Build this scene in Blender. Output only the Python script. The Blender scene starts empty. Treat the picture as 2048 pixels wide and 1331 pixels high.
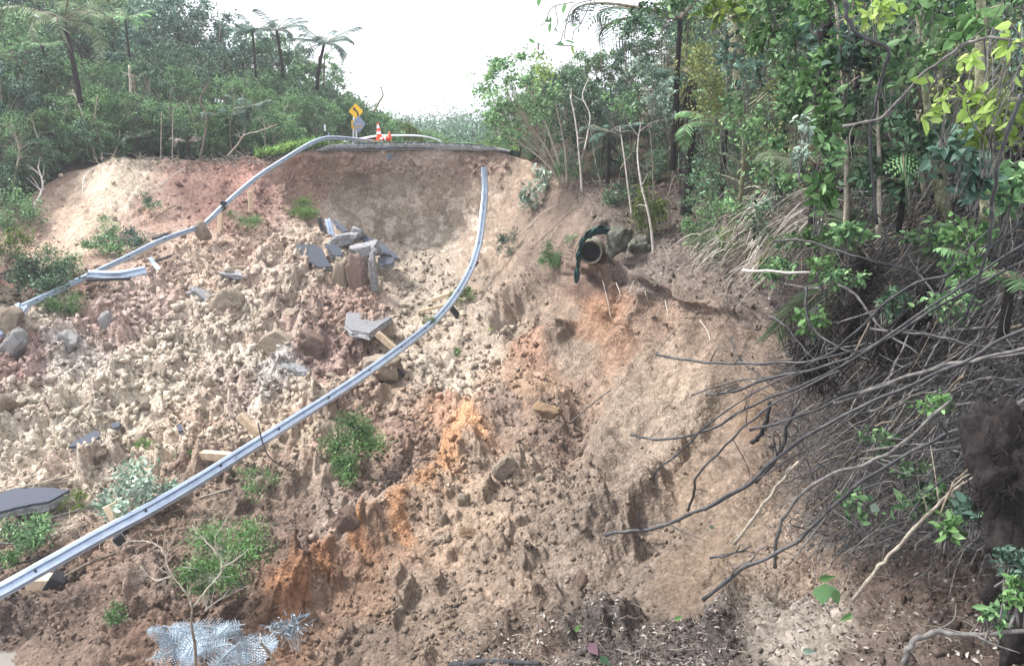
import bpy, math, random
import numpy as np
from mathutils import Vector, Matrix
R = math.radians
random.seed(7); RNG = np.random.default_rng(11)
SC = bpy.context.scene

# ------------------------------------------------------------------ camera
PITCH = 14.0
cam_d = bpy.data.cameras.new('camera'); cam = bpy.data.objects.new('camera', cam_d)
SC.collection.objects.link(cam); SC.camera = cam
cam_d.sensor_width = 36; cam_d.lens = 26; cam_d.clip_end = 2000; cam_d.clip_start = 0.05
cam.location = (0, 0, 0); cam.rotation_euler = (R(90 - PITCH), 0, 0)
# ------------------------------------------------------------------ world, sun, exposure
SUN_EL, SUN_AZ = 52, 285     # azimuth clockwise from +Y (north)
w = bpy.data.worlds.new('World'); SC.world = w; w.use_nodes = True
nt = w.node_tree; nt.nodes.clear()
sky = nt.nodes.new('ShaderNodeTexSky'); sky.sky_type = 'NISHITA'; sky.sun_disc = False
sky.sun_elevation = R(SUN_EL); sky.sun_rotation = R(SUN_AZ); sky.dust_density = 4; sky.air_density = 1.0; sky.ozone_density = 1
hsv = nt.nodes.new('ShaderNodeHueSaturation'); hsv.inputs['Saturation'].default_value = 0.28
mixw = nt.nodes.new('ShaderNodeMixRGB'); mixw.blend_type = 'MIX'; mixw.inputs[0].default_value = 0.55
mixw.inputs[2].default_value = (8.3, 8.6, 9.4, 1)      # bright overcast cloud deck
bg = nt.nodes.new('ShaderNodeBackground'); bg.inputs[1].default_value = 0.11
wo = nt.nodes.new('ShaderNodeOutputWorld')
nt.links.new(sky.outputs[0], hsv.inputs['Color']); nt.links.new(hsv.outputs[0], mixw.inputs[1])
nt.links.new(mixw.outputs[0], bg.inputs[0]); nt.links.new(bg.outputs[0], wo.inputs[0])
sd = bpy.data.lights.new('sun', 'SUN'); sd.energy = 2.8; sd.angle = R(9); sd.color = (1, 0.975, 0.94)
so = bpy.data.objects.new('sun', sd); SC.collection.objects.link(so)
az, el = R(SUN_AZ), R(SUN_EL)
so.rotation_euler = Vector((math.sin(az)*math.cos(el), math.cos(az)*math.cos(el), math.sin(el))).to_track_quat('Z', 'Y').to_euler()
SC.view_settings.view_transform = 'Standard'; SC.view_settings.look = 'None'
SC.view_settings.gamma = 1; SC.view_settings.exposure = 1.42
SC.cycles.max_bounces = 5; SC.cycles.transparent_max_bounces = 8

# ------------------------------------------------------------------ projection helpers (a pixel of the 2048 px photo + a distance -> a point)
FPX = 26/36*2048; CP, SP = math.cos(R(PITCH)), math.sin(R(PITCH))
def P(u, v, Y):
    t = (665.5 - v)/FPX; s = (u - 1024)/FPX
    dy = CP + t*SP; dz = -SP + t*CP
    return Vector((s/dy*Y, Y, dz/dy*Y))
def Pn(u, v, Y):
    t = (665.5 - v)/FPX; s = (u - 1024)/FPX
    dy = CP + t*SP; dz = -SP + t*CP
    return np.stack([s/dy*Y, Y, dz/dy*Y], -1)

# ------------------------------------------------------------------ noise
def h3(ix, iy, iz, seed):
    n = (ix.astype(np.int64)*374761393 + iy.astype(np.int64)*668265263 + iz.astype(np.int64)*2147483647*3 + seed*1274126177) & 0xffffffff
    n = ((n ^ (n >> 13))*1274126177) & 0xffffffff
    n = ((n ^ (n >> 16))*2246822519) & 0xffffffff
    return ((n ^ (n >> 15)) & 0xffffff)/float(0x1000000)
def vnoise(p, seed=0):
    f = np.floor(p); i = f.astype(np.int64); t = p - f; t = t*t*(3 - 2*t); out = 0
    for a in (0, 1):
        wx = t[:, 0] if a else 1 - t[:, 0]
        for b in (0, 1):
            wy = t[:, 1] if b else 1 - t[:, 1]
            for c in (0, 1):
                wz = t[:, 2] if c else 1 - t[:, 2]
                out = out + wx*wy*wz*h3(i[:, 0]+a, i[:, 1]+b, i[:, 2]+c, seed)
    return out
def fbm(p, o=4, seed=0):
    s = 0; a = 1; tot = 0
    for k in range(o):
        s = s + a*vnoise(p*2**k, seed+k); tot += a; a *= .5
    return s/tot
def worley(p, seed=0):
    """distance to the nearest and second nearest feature, and a random value of the nearest cell"""
    i = np.floor(p).astype(np.int64); n = len(p)
    d1 = np.full(n, 9.); d2 = np.full(n, 9.); rid = np.zeros(n); tl = np.zeros(n)
    for a in (-1, 0, 1):
        for b in (-1, 0, 1):
            for c in (-1, 0, 1):
                x, y, z = i[:, 0]+a, i[:, 1]+b, i[:, 2]+c
                q = h3(x, y, z, seed)
                dx = x + .15 + .7*h3(x, y, z, seed+1) - p[:, 0]
                dy = y + .15 + .7*h3(x, y, z, seed+2) - p[:, 1]
                dz = z + .15 + .7*h3(x, y, z, seed+3) - p[:, 2]
                d = dx*dx + dy*dy + dz*dz
                m = d < d1
                tl = np.where(m, dx*(q*2-1) + dy*((q*7.13) % 1*2-1) + dz*((q*13.7) % 1*2-1), tl)
                d2 = np.where(m, d1, np.minimum(d2, d)); rid = np.where(m, q, rid); d1 = np.where(m, d, d1)
    worley.tilt = tl; return np.sqrt(d1), np.sqrt(d2), rid
def sstep(a, b, x):
    t = np.clip((x-a)/(b-a), 0, 1); return t*t*(3-2*t)

# ------------------------------------------------------------------ object helpers
def props(o, label=None, cat=None, group=None, kind=None):
    if label: o['label'] = label
    if cat: o['category'] = cat
    if group: o['group'] = group
    if kind: o['kind'] = kind
    return o
def mesh_np(name, V, F, mats=(), smooth=False, col=None, midx=None):
    """V (n,3); F list of arrays of equal-length faces"""
    me = bpy.data.meshes.new(name)
    if isinstance(F, np.ndarray): F = [F]
    F = [np.asarray(f, dtype=np.int32) for f in F if len(f)]
    V = np.asarray(V, dtype=np.float32)
    me.vertices.add(len(V)); me.vertices.foreach_set('co', V.ravel())
    nl = sum(f.size for f in F); npoly = sum(len(f) for f in F)
    me.loops.add(nl); me.polygons.add(npoly)
    me.loops.foreach_set('vertex_index', np.concatenate([f.ravel() for f in F]))
    tot = np.concatenate([np.full(len(f), f.shape[1], np.int32) for f in F])
    st = np.concatenate([[0], np.cumsum(tot)[:-1]]).astype(np.int32)
    me.polygons.foreach_set('loop_start', st); me.polygons.foreach_set('loop_total', tot)
    if smooth: me.polygons.foreach_set('use_smooth', np.ones(npoly, bool))
    if midx is not None: me.polygons.foreach_set('material_index', np.asarray(midx, np.int32))
    if col is not None:
        at = me.color_attributes.new('soil', 'FLOAT_COLOR', 'POINT')
        c4 = np.ones((len(V), 4), np.float32); c4[:, :3] = col
        at.data.foreach_set('color', c4.ravel())
    for m in mats: me.materials.append(m)
    me.update(calc_edges=True); return me
def link(name, me, parent=None, loc=None):
    o = bpy.data.objects.new(name, me); SC.collection.objects.link(o)
    if loc is not None: o.location = loc
    if parent: o.parent = parent
    return o
def empty(name, loc, label, cat, group=None):
    o = bpy.data.objects.new(name, None); SC.collection.objects.link(o); o.location = loc; o.empty_display_size = .2
    return props(o, label, cat, group)
class MB:
    """collects polygons; build() links them as one mesh object"""
    def __init__(s): s.V = []; s.F = []
    def add(s, V, F):
        k = len(s.V); s.V += [tuple(v) for v in V]; s.F += [tuple(i+k for i in f) for f in F]; return s
    def box(s, c, size, M=None):
        M = M or Matrix.Identity(3); c = Vector(c); sx, sy, sz = [a/2 for a in size]
        vs = [c + M @ Vector((x*sx, y*sy, z*sz)) for x in (-1, 1) for y in (-1, 1) for z in (-1, 1)]
        return s.add(vs, [(0, 1, 3, 2), (4, 6, 7, 5), (0, 4, 5, 1), (2, 3, 7, 6), (0, 2, 6, 4), (1, 5, 7, 3)])
    def tube(s, pts, rad, n=6, cap=True):
        pts = [Vector(p) for p in pts]; m = len(pts)
        if not hasattr(rad, '__len__'): rad = [rad]*m
        V = []; ref = Vector((0.13, 0.21, 0.97)); prev = None
        for i, p in enumerate(pts):
            t = (pts[min(i+1, m-1)] - pts[max(i-1, 0)])
            if t.length < 1e-7: t = Vector((0, 0, 1))
            t.normalize()
            if prev is None:
                a = t.cross(ref)
                if a.length < .05: a = t.cross(Vector((1, 0, 0)))
            else: a = prev - t*prev.dot(t)
            if a.length < 1e-6: a = t.orthogonal()
            a.normalize(); prev = a; b = t.cross(a)
            for k in range(n):
                q = 2*math.pi*k/n; V.append(p + (a*math.cos(q) + b*math.sin(q))*rad[i])
        F = [(i*n+k, i*n+(k+1) % n, (i+1)*n+(k+1) % n, (i+1)*n+k) for i in range(m-1) for k in range(n)]
        if cap: F += [tuple(range(n-1, -1, -1)), tuple((m-1)*n+k for k in range(n))]
        return s.add(V, F)
    def mesh(s, name, mats, base=(0, 0, 0), smooth=False):
        me = bpy.data.meshes.new(name); b = Vector(base)
        me.from_pydata([tuple(Vector(v)-b) for v in s.V], [], s.F)
        for m in (mats if isinstance(mats, (list, tuple)) else [mats]): me.materials.append(m)
        if smooth: me.polygons.foreach_set('use_smooth', [True]*len(me.polygons))
        me.update(); return me
    def build(s, name, mats, parent=None, base=None, smooth=False):
        if parent is not None:
            return link(name, s.mesh(name, mats, parent.location, smooth), parent)
        if base is None: base = min(s.V, key=lambda v: v[2])
        return link(name, s.mesh(name, mats, base, smooth), None, base)
def spline(pts, k=6):
    pts = [Vector(p) for p in pts]; out = []
    if len(pts) < 3:
        return [pts[0].lerp(pts[-1], i/k) for i in range(k+1)]
    Q = [pts[0]*2-pts[1]] + pts + [pts[-1]*2-pts[-2]]
    for i in range(1, len(Q)-2):
        a, b, c, d = Q[i-1:i+3]
        for j in range(k):
            t = j/k
            out.append(.5*((2*b) + (c-a)*t + (2*a-5*b+4*c-d)*t*t + (3*b-a-3*c+d)*t**3))
    out.append(pts[-1]); return out

# ------------------------------------------------------------------ materials
def newmat(name):
    m = bpy.data.materials.new(name); m.use_nodes = True; n = m.node_tree; n.nodes.clear()
    out = n.nodes.new('ShaderNodeOutputMaterial'); bs = n.nodes.new('ShaderNodeBsdfPrincipled')
    n.links.new(bs.outputs[0], out.inputs[0]); bs.inputs['Specular IOR Level'].default_value = 0.3
    return m, n, bs, out
def noise_n(n, scale, detail=6, rough=.6, coord='Object', dist=0):
    tc = n.nodes.new('ShaderNodeTexCoord'); t = n.nodes.new('ShaderNodeTexNoise')
    t.inputs['Scale'].default_value = scale; t.inputs['Detail'].default_value = detail
    t.inputs['Roughness'].default_value = rough; t.inputs['Distortion'].default_value = dist
    n.links.new(tc.outputs[coord], t.inputs['Vector']); return t
def ramp(n, src, stops):
    r = n.nodes.new('ShaderNodeValToRGB'); e = r.color_ramp.elements
    while len(e) < len(stops): e.new(.5)
    for i, (p, c) in enumerate(stops): e[i].position = p; e[i].color = (*c, 1)
    n.links.new(src, r.inputs[0]); return r
def bumpn(n, src, bs, strength, dist):
    b = n.nodes.new('ShaderNodeBump'); b.inputs['Strength'].default_value = strength; b.inputs['Distance'].default_value = dist
    n.links.new(src, b.inputs['Height']); n.links.new(b.outputs[0], bs.inputs['Normal']); return b
def mottled(name, c1, c2, scale=8, rough=.85, bump=.5, dist=.02, metallic=0, spec=.3, mid=None, detail=8):
    m, n, bs, out = newmat(name); t = noise_n(n, scale, detail, .65)
    st = [(.3, c1), (.7, c2)] if mid is None else [(.3, c1), (.5, mid), (.7, c2)]
    r = ramp(n, t.outputs[0], st); n.links.new(r.outputs[0], bs.inputs['Base Color'])
    bs.inputs['Roughness'].default_value = rough; bs.inputs['Metallic'].default_value = metallic
    bs.inputs['Specular IOR Level'].default_value = spec
    t2 = noise_n(n, scale*3, 6, .7); bumpn(n, t2.outputs[0], bs, bump, dist); return m
def leafmat(name, cols, trans=.3, rough=.55, spec=.22, obj_var=.3):
    k = 2.7 if cols[-1][1] < .27 else 1.15
    if 'fern' in name or name in ('leaf_moss', 'leaf_yellow'): k *= .6
    if cols[0][1] > cols[0][0]*1.25 and name != 'frond_silver': cols = [(c[0]*.93, c[1]*1.04, c[2]*.88) for c in cols]
    cols = [tuple(min(.8, x*k) for x in c) for c in cols]
    if 'fern' in name: cols = [(c[0]*1.1, c[1]*.92, c[2]*1.05) for c in cols]
    """cols: list of colours picked per leaf"""
    m, n, bs, out = newmat(name)
    g = n.nodes.new('ShaderNodeNewGeometry')
    r = ramp(n, g.outputs['Random Per Island'], [(i/(len(cols)-1), c) for i, c in enumerate(cols)])
    oi = n.nodes.new('ShaderNodeObjectInfo'); mr = n.nodes.new('ShaderNodeMapRange')
    mr.inputs[3].default_value = 1-obj_var; mr.inputs[4].default_value = 1+obj_var
    n.links.new(oi.outputs['Random'], mr.inputs[0])
    tn = noise_n(n, 1.1, 2, .5); m2 = n.nodes.new('ShaderNodeMapRange')
    m2.inputs[1].default_value = .3; m2.inputs[2].default_value = .7; m2.inputs[3].default_value = .5; m2.inputs[4].default_value = 1.6
    n.links.new(tn.outputs[0], m2.inputs[0])
    mu = n.nodes.new('ShaderNodeMath'); mu.operation = 'MULTIPLY'
    n.links.new(mr.outputs[0], mu.inputs[0]); n.links.new(m2.outputs[0], mu.inputs[1])
    vm = n.nodes.new('ShaderNodeVectorMath'); vm.operation = 'SCALE'
    n.links.new(r.outputs[0], vm.inputs[0]); n.links.new(mu.outputs[0], vm.inputs['Scale'])
    n.links.new(vm.outputs[0], bs.inputs['Base Color'])
    bs.inputs['Roughness'].default_value = rough; bs.inputs['Specular IOR Level'].default_value = spec
    if trans:
        tr = n.nodes.new('ShaderNodeBsdfTranslucent'); n.links.new(vm.outputs[0], tr.inputs[0])
        mx = n.nodes.new('ShaderNodeMixShader'); mx.inputs[0].default_value = trans
        n.links.new(bs.outputs[0], mx.inputs[1]); n.links.new(tr.outputs[0], mx.inputs[2]); n.links.new(mx.outputs[0], out.inputs[0])
    return m
def soilmat():
    m, n, bs, out = newmat('soil')
    a = n.nodes.new('ShaderNodeVertexColor'); a.layer_name = 'soil'
    t = noise_n(n, 5, 10, .7); r = ramp(n, t.outputs[0], [(.3, (.62, .6, .58)), (.48, (.96, .96, .96)), (.7, (1.32, 1.33, 1.35))])
    mx = n.nodes.new('ShaderNodeVectorMath'); mx.operation = 'MULTIPLY'
    n.links.new(a.outputs[0], mx.inputs[0]); n.links.new(r.outputs[0], mx.inputs[1])
    tc = n.nodes.new('ShaderNodeTexCoord'); vo = n.nodes.new('ShaderNodeTexVoronoi'); vo.inputs['Scale'].default_value = 16
    tw = noise_n(n, 9, 3, .6); ad = n.nodes.new('ShaderNodeVectorMath'); ad.operation = 'MULTIPLY_ADD'
    ad.inputs[1].default_value = (.12, .12, .12); n.links.new(tw.outputs['Color'], ad.inputs[0]); n.links.new(tc.outputs['Object'], ad.inputs[2])
    n.links.new(ad.outputs[0], vo.inputs['Vector'])
    r2 = ramp(n, vo.outputs['Color'], [(0, (.68, .66, .65)), (.5, (.96, .96, .96)), (.8, (1.1, 1.1, 1.1)), (1, (1.5, 1.5, 1.5))])
    m2 = n.nodes.new('ShaderNodeVectorMath'); m2.operation = 'MULTIPLY'
    n.links.new(mx.outputs[0], m2.inputs[0]); n.links.new(r2.outputs[0], m2.inputs[1])
    n.links.new(m2.outputs[0], bs.inputs['Base Color']); bs.inputs['Roughness'].default_value = .95
    bs.inputs['Specular IOR Level'].default_value = .12
    t3 = noise_n(n, 22, 8, .75); s = n.nodes.new('ShaderNodeMath'); s.operation = 'SUBTRACT'
    n.links.new(t3.outputs[0], s.inputs[0]); n.links.new(vo.outputs['Distance'], s.inputs[1])
    bumpn(n, s.outputs[0], bs, .9, .05); return m
M = {}
M['soil'] = soilmat()
M['asphalt'] = mottled('asphalt', (.035, .042, .058), (.075, .085, .11), 30, .8, .4, .01)
M['gravel'] = mottled('gravel', (.13, .13, .135), (.42, .42, .43), 9, .95, 1, .05)
M['road_grey'] = mottled('worn_road_grey', (.11, .11, .115), (.24, .24, .25), 12, .95, .8, .03)
M['steel'] = mottled('galvanised_steel', (.30, .365, .46), (.50, .57, .68), 5, .34, .1, .004, .55, .5)
M['timber'] = mottled('timber', (.42, .30, .19), (.68, .55, .40), 9, .8, .4, .01)
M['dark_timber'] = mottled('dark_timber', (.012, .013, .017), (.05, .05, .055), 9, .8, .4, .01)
M['concrete'] = mottled('old_concrete', (.07, .065, .045), (.27, .25, .19), 9, .9, .6, .01)
M['inside_shade'] = mottled('pipe_inside_shade', (.01, .01, .012), (.03, .03, .03), 9, .9, .2, .01)  # near-black colour paints the shade in the pipe mouth
M['cloth'] = mottled('green_netting', (.008, .03, .035), (.03, .10, .09), 25, .9, .8, .03)
M['yellow'] = mottled('yellow_sign', (.86, .48, .02), (.95, .56, .03), 3, .45, .02, .002)
M['signgrey'] = mottled('sign_back', (.22, .26, .36), (.28, .33, .45), 5, .5, .05, .002, .3)
M['black'] = mottled('black_paint', (.01, .01, .012), (.02, .02, .022), 5, .6, .02, .002)
M['white'] = mottled('white_paint', (.74, .75, .78), (.84, .84, .85), 6, .5, .05, .003)
M['orange'] = mottled('orange_plastic', (.85, .06, .02), (.95, .09, .03), 5, .45, .05, .003)
M['bark'] = mottled('pale_bark', (.16, .13, .10), (.48, .43, .35), 14, .9, .8, .02)
M['barkmid'] = mottled('brown_bark', (.08, .06, .045), (.26, .21, .16), 16, .9, .9, .02)
M['barkdark'] = mottled('dark_fibrous_bark', (.004, .004, .005), (.045, .034, .032), 22, .95, 1, .03)
M['lichen'] = mottled('lichen_bark', (.10, .09, .06), (.42, .43, .30), 20, .9, .8, .02, mid=(.20, .20, .12))
M['vine'] = mottled('dark_vine', (.006, .007, .010), (.085, .075, .068), 11, .5, .7, .01, 0, .6, mid=(.016, .016, .019))
M['vinegrey'] = mottled('grey_vine', (.010, .010, .012), (.20, .185, .17), 13, .75, .7, .01, 0, .4)
M['deadwood'] = mottled('bleached_wood', (.30, .25, .21), (.72, .67, .62), 13, .85, .6, .01)
M['straw'] = leafmat('dead_frond', [(.05, .04, .035), (.18, .155, .13), (.38, .35, .31)], .1, .8, .2)
M['boulder'] = mottled('lichen_boulder', (.04, .04, .038), (.28, .28, .25), 6, .95, 1, .06, mid=(.12, .12, .095))
M['water'], n_, b_, o_ = newmat('muddy_water'); b_.inputs['Base Color'].default_value = (.17, .15, .13, 1); b_.inputs['Roughness'].default_value = .6
G1 = [(.014, .028, .017), (.035, .062, .032), (.062, .10, .052), (.13, .18, .10)]
M['leaf_mid'] = leafmat('leaf_mid', G1, .25)
M['leaf_dark'] = leafmat('leaf_dark', [(.008, .016, .012), (.020, .036, .023), (.042, .068, .044), (.10, .14, .10)], .2)
M['leaf_blue'] = leafmat('leaf_blue', [(.018, .038, .032), (.05, .09, .074), (.10, .16, .14), (.20, .27, .25)], .2)
M['leaf_vivid'] = leafmat('leaf_vivid', [(.035, .07, .03), (.08, .14, .055), (.13, .22, .09), (.24, .36, .17)], .3, obj_var=.02)
M['leaf_yellow'] = leafmat('leaf_yellow', [(.08, .12, .025), (.14, .2, .04), (.22, .30, .06), (.36, .42, .12)], .3)
M['leaf_bright'] = leafmat('leaf_bright', [(.035, .075, .026), (.075, .14, .052), (.13, .22, .09), (.26, .36, .20)], .3)
M['leaf_lime'] = leafmat('leaf_lime', [(.16, .22, .05), (.28, .36, .10), (.40, .46, .18)], .4)
M['leaf_moss'] = leafmat('leaf_moss', [(.06, .07, .025), (.12, .14, .05), (.20, .22, .08)], .2)
M['leaf_silver'] = leafmat('leaf_silver', [(.08, .11, .09), (.20, .245, .22), (.40, .45, .43)], .15, .55, .4)
M['frond_silver'] = leafmat('frond_silver', [(.09, .12, .145), (.20, .255, .30), (.34, .40, .46)], .05, .6, .3, .08)
M['fern'] = leafmat('fern_green', [(.05, .11, .05), (.09, .18, .08), (.15, .26, .13)], .3)
M['fern_pale'] = leafmat('fern_pale', [(.10, .17, .09), (.20, .29, .17), (.33, .42, .28)], .3)
M['fern_dark'] = leafmat('fern_dark', [(.015, .04, .03), (.04, .08, .06), (.09, .15, .12)], .2)
M['grass'] = leafmat('grass_green', [(.08, .15, .04), (.16, .26, .08), (.30, .36, .16)], .25)
M['litter'] = leafmat('leaf_litter', [(.03, .022, .02), (.09, .07, .06), (.13, .11, .10), (.29, .272, .25)], .05, .8, .2, .1)
M['purple'] = leafmat('leaf_purple', [(.06, .03, .04), (.12, .08, .09)], .1)
M['forest_far'] = leafmat('forest_far', [(.012, .022, .018), (.03, .05, .035), (.065, .10, .065)], .15, .7, .2, .1)
def rockm(name, a, b):
    m, n, bs, out = newmat(name); t = noise_n(n, 9, 10, .75, 'Generated'); r = ramp(n, t.outputs[0], [(.3, tuple(x*.8 for x in a)), (.5, tuple((x+y)/2 for x, y in zip(a, b))), (.7, b)])
    oi = n.nodes.new('ShaderNodeObjectInfo'); mr = n.nodes.new('ShaderNodeMapRange'); mr.inputs[3].default_value = .72; mr.inputs[4].default_value = 1.15; n.links.new(oi.outputs['Random'], mr.inputs[0])
    vm = n.nodes.new('ShaderNodeVectorMath'); vm.operation = 'SCALE'; n.links.new(r.outputs[0], vm.inputs[0]); n.links.new(mr.outputs[0], vm.inputs['Scale']); n.links.new(vm.outputs[0], bs.inputs['Base Color'])
    bs.inputs['Roughness'].default_value = .96; bs.inputs['Specular IOR Level'].default_value = .1; t2 = noise_n(n, 14, 10, .8, 'Generated'); bumpn(n, t2.outputs[0], bs, 1, .09); return m
M['clod_beige'] = rockm('clod_beige', (.27, .21, .155), (.50, .42, .335))
M['clod_red'] = rockm('clod_red', (.18, .12, .095), (.34, .25, .205))
M['clod_orange'] = rockm('clod_orange', (.25, .155, .095), (.42, .30, .20))
M['clod_brown'] = rockm('clod_brown', (.17, .125, .092), (.36, .29, .225))
M['clod_grey'] = rockm('clod_grey', (.20, .19, .185), (.42, .41, .41))

# ------------------------------------------------------------------ TERRAIN
CT = """-500,560,27 -500,700,22 -500,850,18 -500,1000,15.5 -500,1200,12.5 -500,1400,10.5 -500,1700,7.6 -300,480,31
0,500,30 0,600,25 0,700,21.5 0,800,18.8 0,900,16.5 0,1000,14.8 0,1100,13 0,1190,12 0,1331,10.4 0,1700,7
0,430,32.5 60,480,31 60,400,33.5 100,370,34.7 200,335,36.5 200,400,34 200,470,31.5 200,540,28
300,325,37.5 300,400,34.7 300,480,31 300,600,26.2 300,700,22.5 300,800,19.3 300,900,16.5 300,1010,13.6 300,1100,11.9 300,1200,10.4 300,1331,8.9 300,1700,6.2
420,325,38 450,400,35 450,480,31.5 500,560,28.5 500,660,24.5 500,800,19.3 500,900,16.4 500,1000,13.9 500,1100,11.9 500,1200,10.4 500,1331,8.8
520,325,37.5 560,350,36.6 560,420,35 600,480,33 560,320,36.8 620,296,36.5 620,360,37 640,430,36.5
680,470,34 700,300,37.8 700,360,38.2 700,420,37.9 760,540,31.5 650,560,30 640,650,25.5 600,730,22
800,298,39 800,400,38.7 800,460,38.2 800,500,37.6 800,530,34 860,502,36.6 740,490,36 700,500,32.6 800,600,29.5 800,700,24.5 800,800,20 800,900,16.6 800,1000,14 800,1100,12 800,1200,10.4 800,1331,8.7 800,1700,5.8
900,298,39.3 920,400,38.5 900,485,37.2 950,550,30.8 960,300,38.8 1000,400,37.2 1000,470,35.2 1000,500,33.6 1000,600,27.6 1000,700,23.4 1000,800,19.5 1000,900,16.3 1000,1000,13.5 1000,1100,11.4 1000,1200,9.7 1000,1331,7.9 1000,1700,5
1010,304,38 1060,325,36.8 1060,400,35 1060,470,32 1120,360,33 1120,430,31 1120,520,27 1150,600,24.8 1100,600,26.4 1090,680,22.8
1180,395,28.5 1165,460,26 1165,540,24.4 1210,440,25 1210,520,23.4 1250,530,22.8 1200,560,22.7 1200,620,22.2 1200,680,21.6 1200,720,20.2 1150,710,21.2 1100,850,17 1100,1000,13
1200,800,17.8 1200,900,15 1200,1000,12.2 1200,1100,10.4 1200,1200,8.8 1200,1331,7 1200,1700,4.3
1300,400,27 1300,480,24 1300,520,22.4 1300,560,21.1 1300,600,20.8 1300,650,20.3 1300,700,19.5 1300,740,17.9 1300,800,16.3 1300,900,13.9 1300,950,12.8 1300,1050,10.8
1400,390,25 1400,480,21.5 1400,540,20.2 1400,585,18.6 1400,640,18.2 1400,700,17.3 1400,760,16 1400,850,14.7 1400,930,12.8 1400,1000,11.2 1400,1100,9.4 1400,1200,7.9 1400,1331,6.3 1400,1700,3.9
1500,350,23 1500,480,18.6 1500,590,16.9 1500,640,15.4 1500,700,15.1 1500,780,14.2 1500,870,12.9 1500,950,10.9 1600,300,20 1600,450,16.5 1600,600,13.2 1600,720,12 1600,850,10.3 1600,1000,8.9 1600,1100,7.9 1600,1200,6.9 1600,1331,5.6 1600,1700,3.5
1800,250,15 1800,400,13 1800,550,11.2 1800,700,9.4 1800,850,8 1800,1000,6.9 1800,1100,6.3 1800,1200,5.7 1800,1331,4.9 1800,1700,3
2048,150,11 2048,400,9.4 2048,600,7.8 2048,850,6.1 2048,1100,4.9 2048,1331,4.1 2048,1700,2.6 2600,0,7.5 2600,400,6 2600,850,4.2 2600,1331,3 2600,1700,2.1"""
CT = np.array([[float(x) for x in s.split(',')] for s in CT.split()])
def tps_fit(XY, Z, lam=2e-4):
    n = len(XY); d = np.linalg.norm(XY[:, None]-XY[None], axis=2)
    K = np.where(d > 0, d*d*np.log(np.maximum(d, 1e-9)), 0) + lam*np.eye(n)
    Pm = np.c_[np.ones(n), XY]; A = np.block([[K, Pm], [Pm.T, np.zeros((3, 3))]])
    s = np.linalg.solve(A, np.r_[Z, 0, 0, 0]); return XY, s
def tps_eval(f, X):
    XY, s = f; out = np.empty(len(X)); n = len(XY)
    for a in range(0, len(X), 40000):
        x = X[a:a+40000]; d2 = ((x[:, None]-XY[None])**2).sum(2)
        K = .5*d2*np.log(np.maximum(d2, 1e-12)); out[a:a+40000] = K@s[:n] + s[n] + x@s[n+1:]
    return out
TF = tps_fit(CT[:, :2]/1000, 1/CT[:, 2], 1e-4)
def Yt(u, v):
    return 1/max(tps_eval(TF, np.array([[u/1000, v/1000]]))[0], .012)
# line of the lip (top of the visible ground)
LIP = np.array([(-500, 520), (-300, 475), (-100, 440), (0, 425), (50, 402), (90, 370), (140, 345), (200, 330), (300, 322), (400, 320), (500, 320), (545, 322), (585, 308), (620, 298), (660, 299), (700, 299), (800, 297), (900, 297),
    (1000, 303), (1060, 322), (1120, 352), (1180, 372), (1300, 378), (1400, 366), (1500, 330), (1700, 262), (1900, 210), (2048, 150), (2600, 0)], float)
def lipv(u): return np.interp(u, LIP[:, 0], LIP[:, 1])
us = np.concatenate([np.arange(-500, -60, 11), np.arange(-60, 2110, 2.0), np.arange(2110, 2600, 11)])
S1 = np.linspace(0, 1, 560)**.96          # lip -> bottom of the frame
VB = np.linspace(1345, 1700, 28)[1:]
nu = len(us); lv = lipv(us)
# ragged lip
lj = fbm(np.c_[us/34, us*0, us*0+3.3], 4, 5)-.5; lv = lv + lj*9*(np.abs(us-810) > 190)
VG = np.concatenate([lv[None]*(1-S1[:, None]) + 1345*S1[:, None], np.repeat(VB[:, None], nu, 1)])
UG = np.repeat(us[None], len(VG), 0); nv = len(VG)
iw = tps_eval(TF, np.c_[UG.ravel(), VG.ravel()]/1000); YG = 1/np.clip(iw, .012, .6)
B = Pn(UG.ravel(), VG.ravel(), YG)                         # base points
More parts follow.
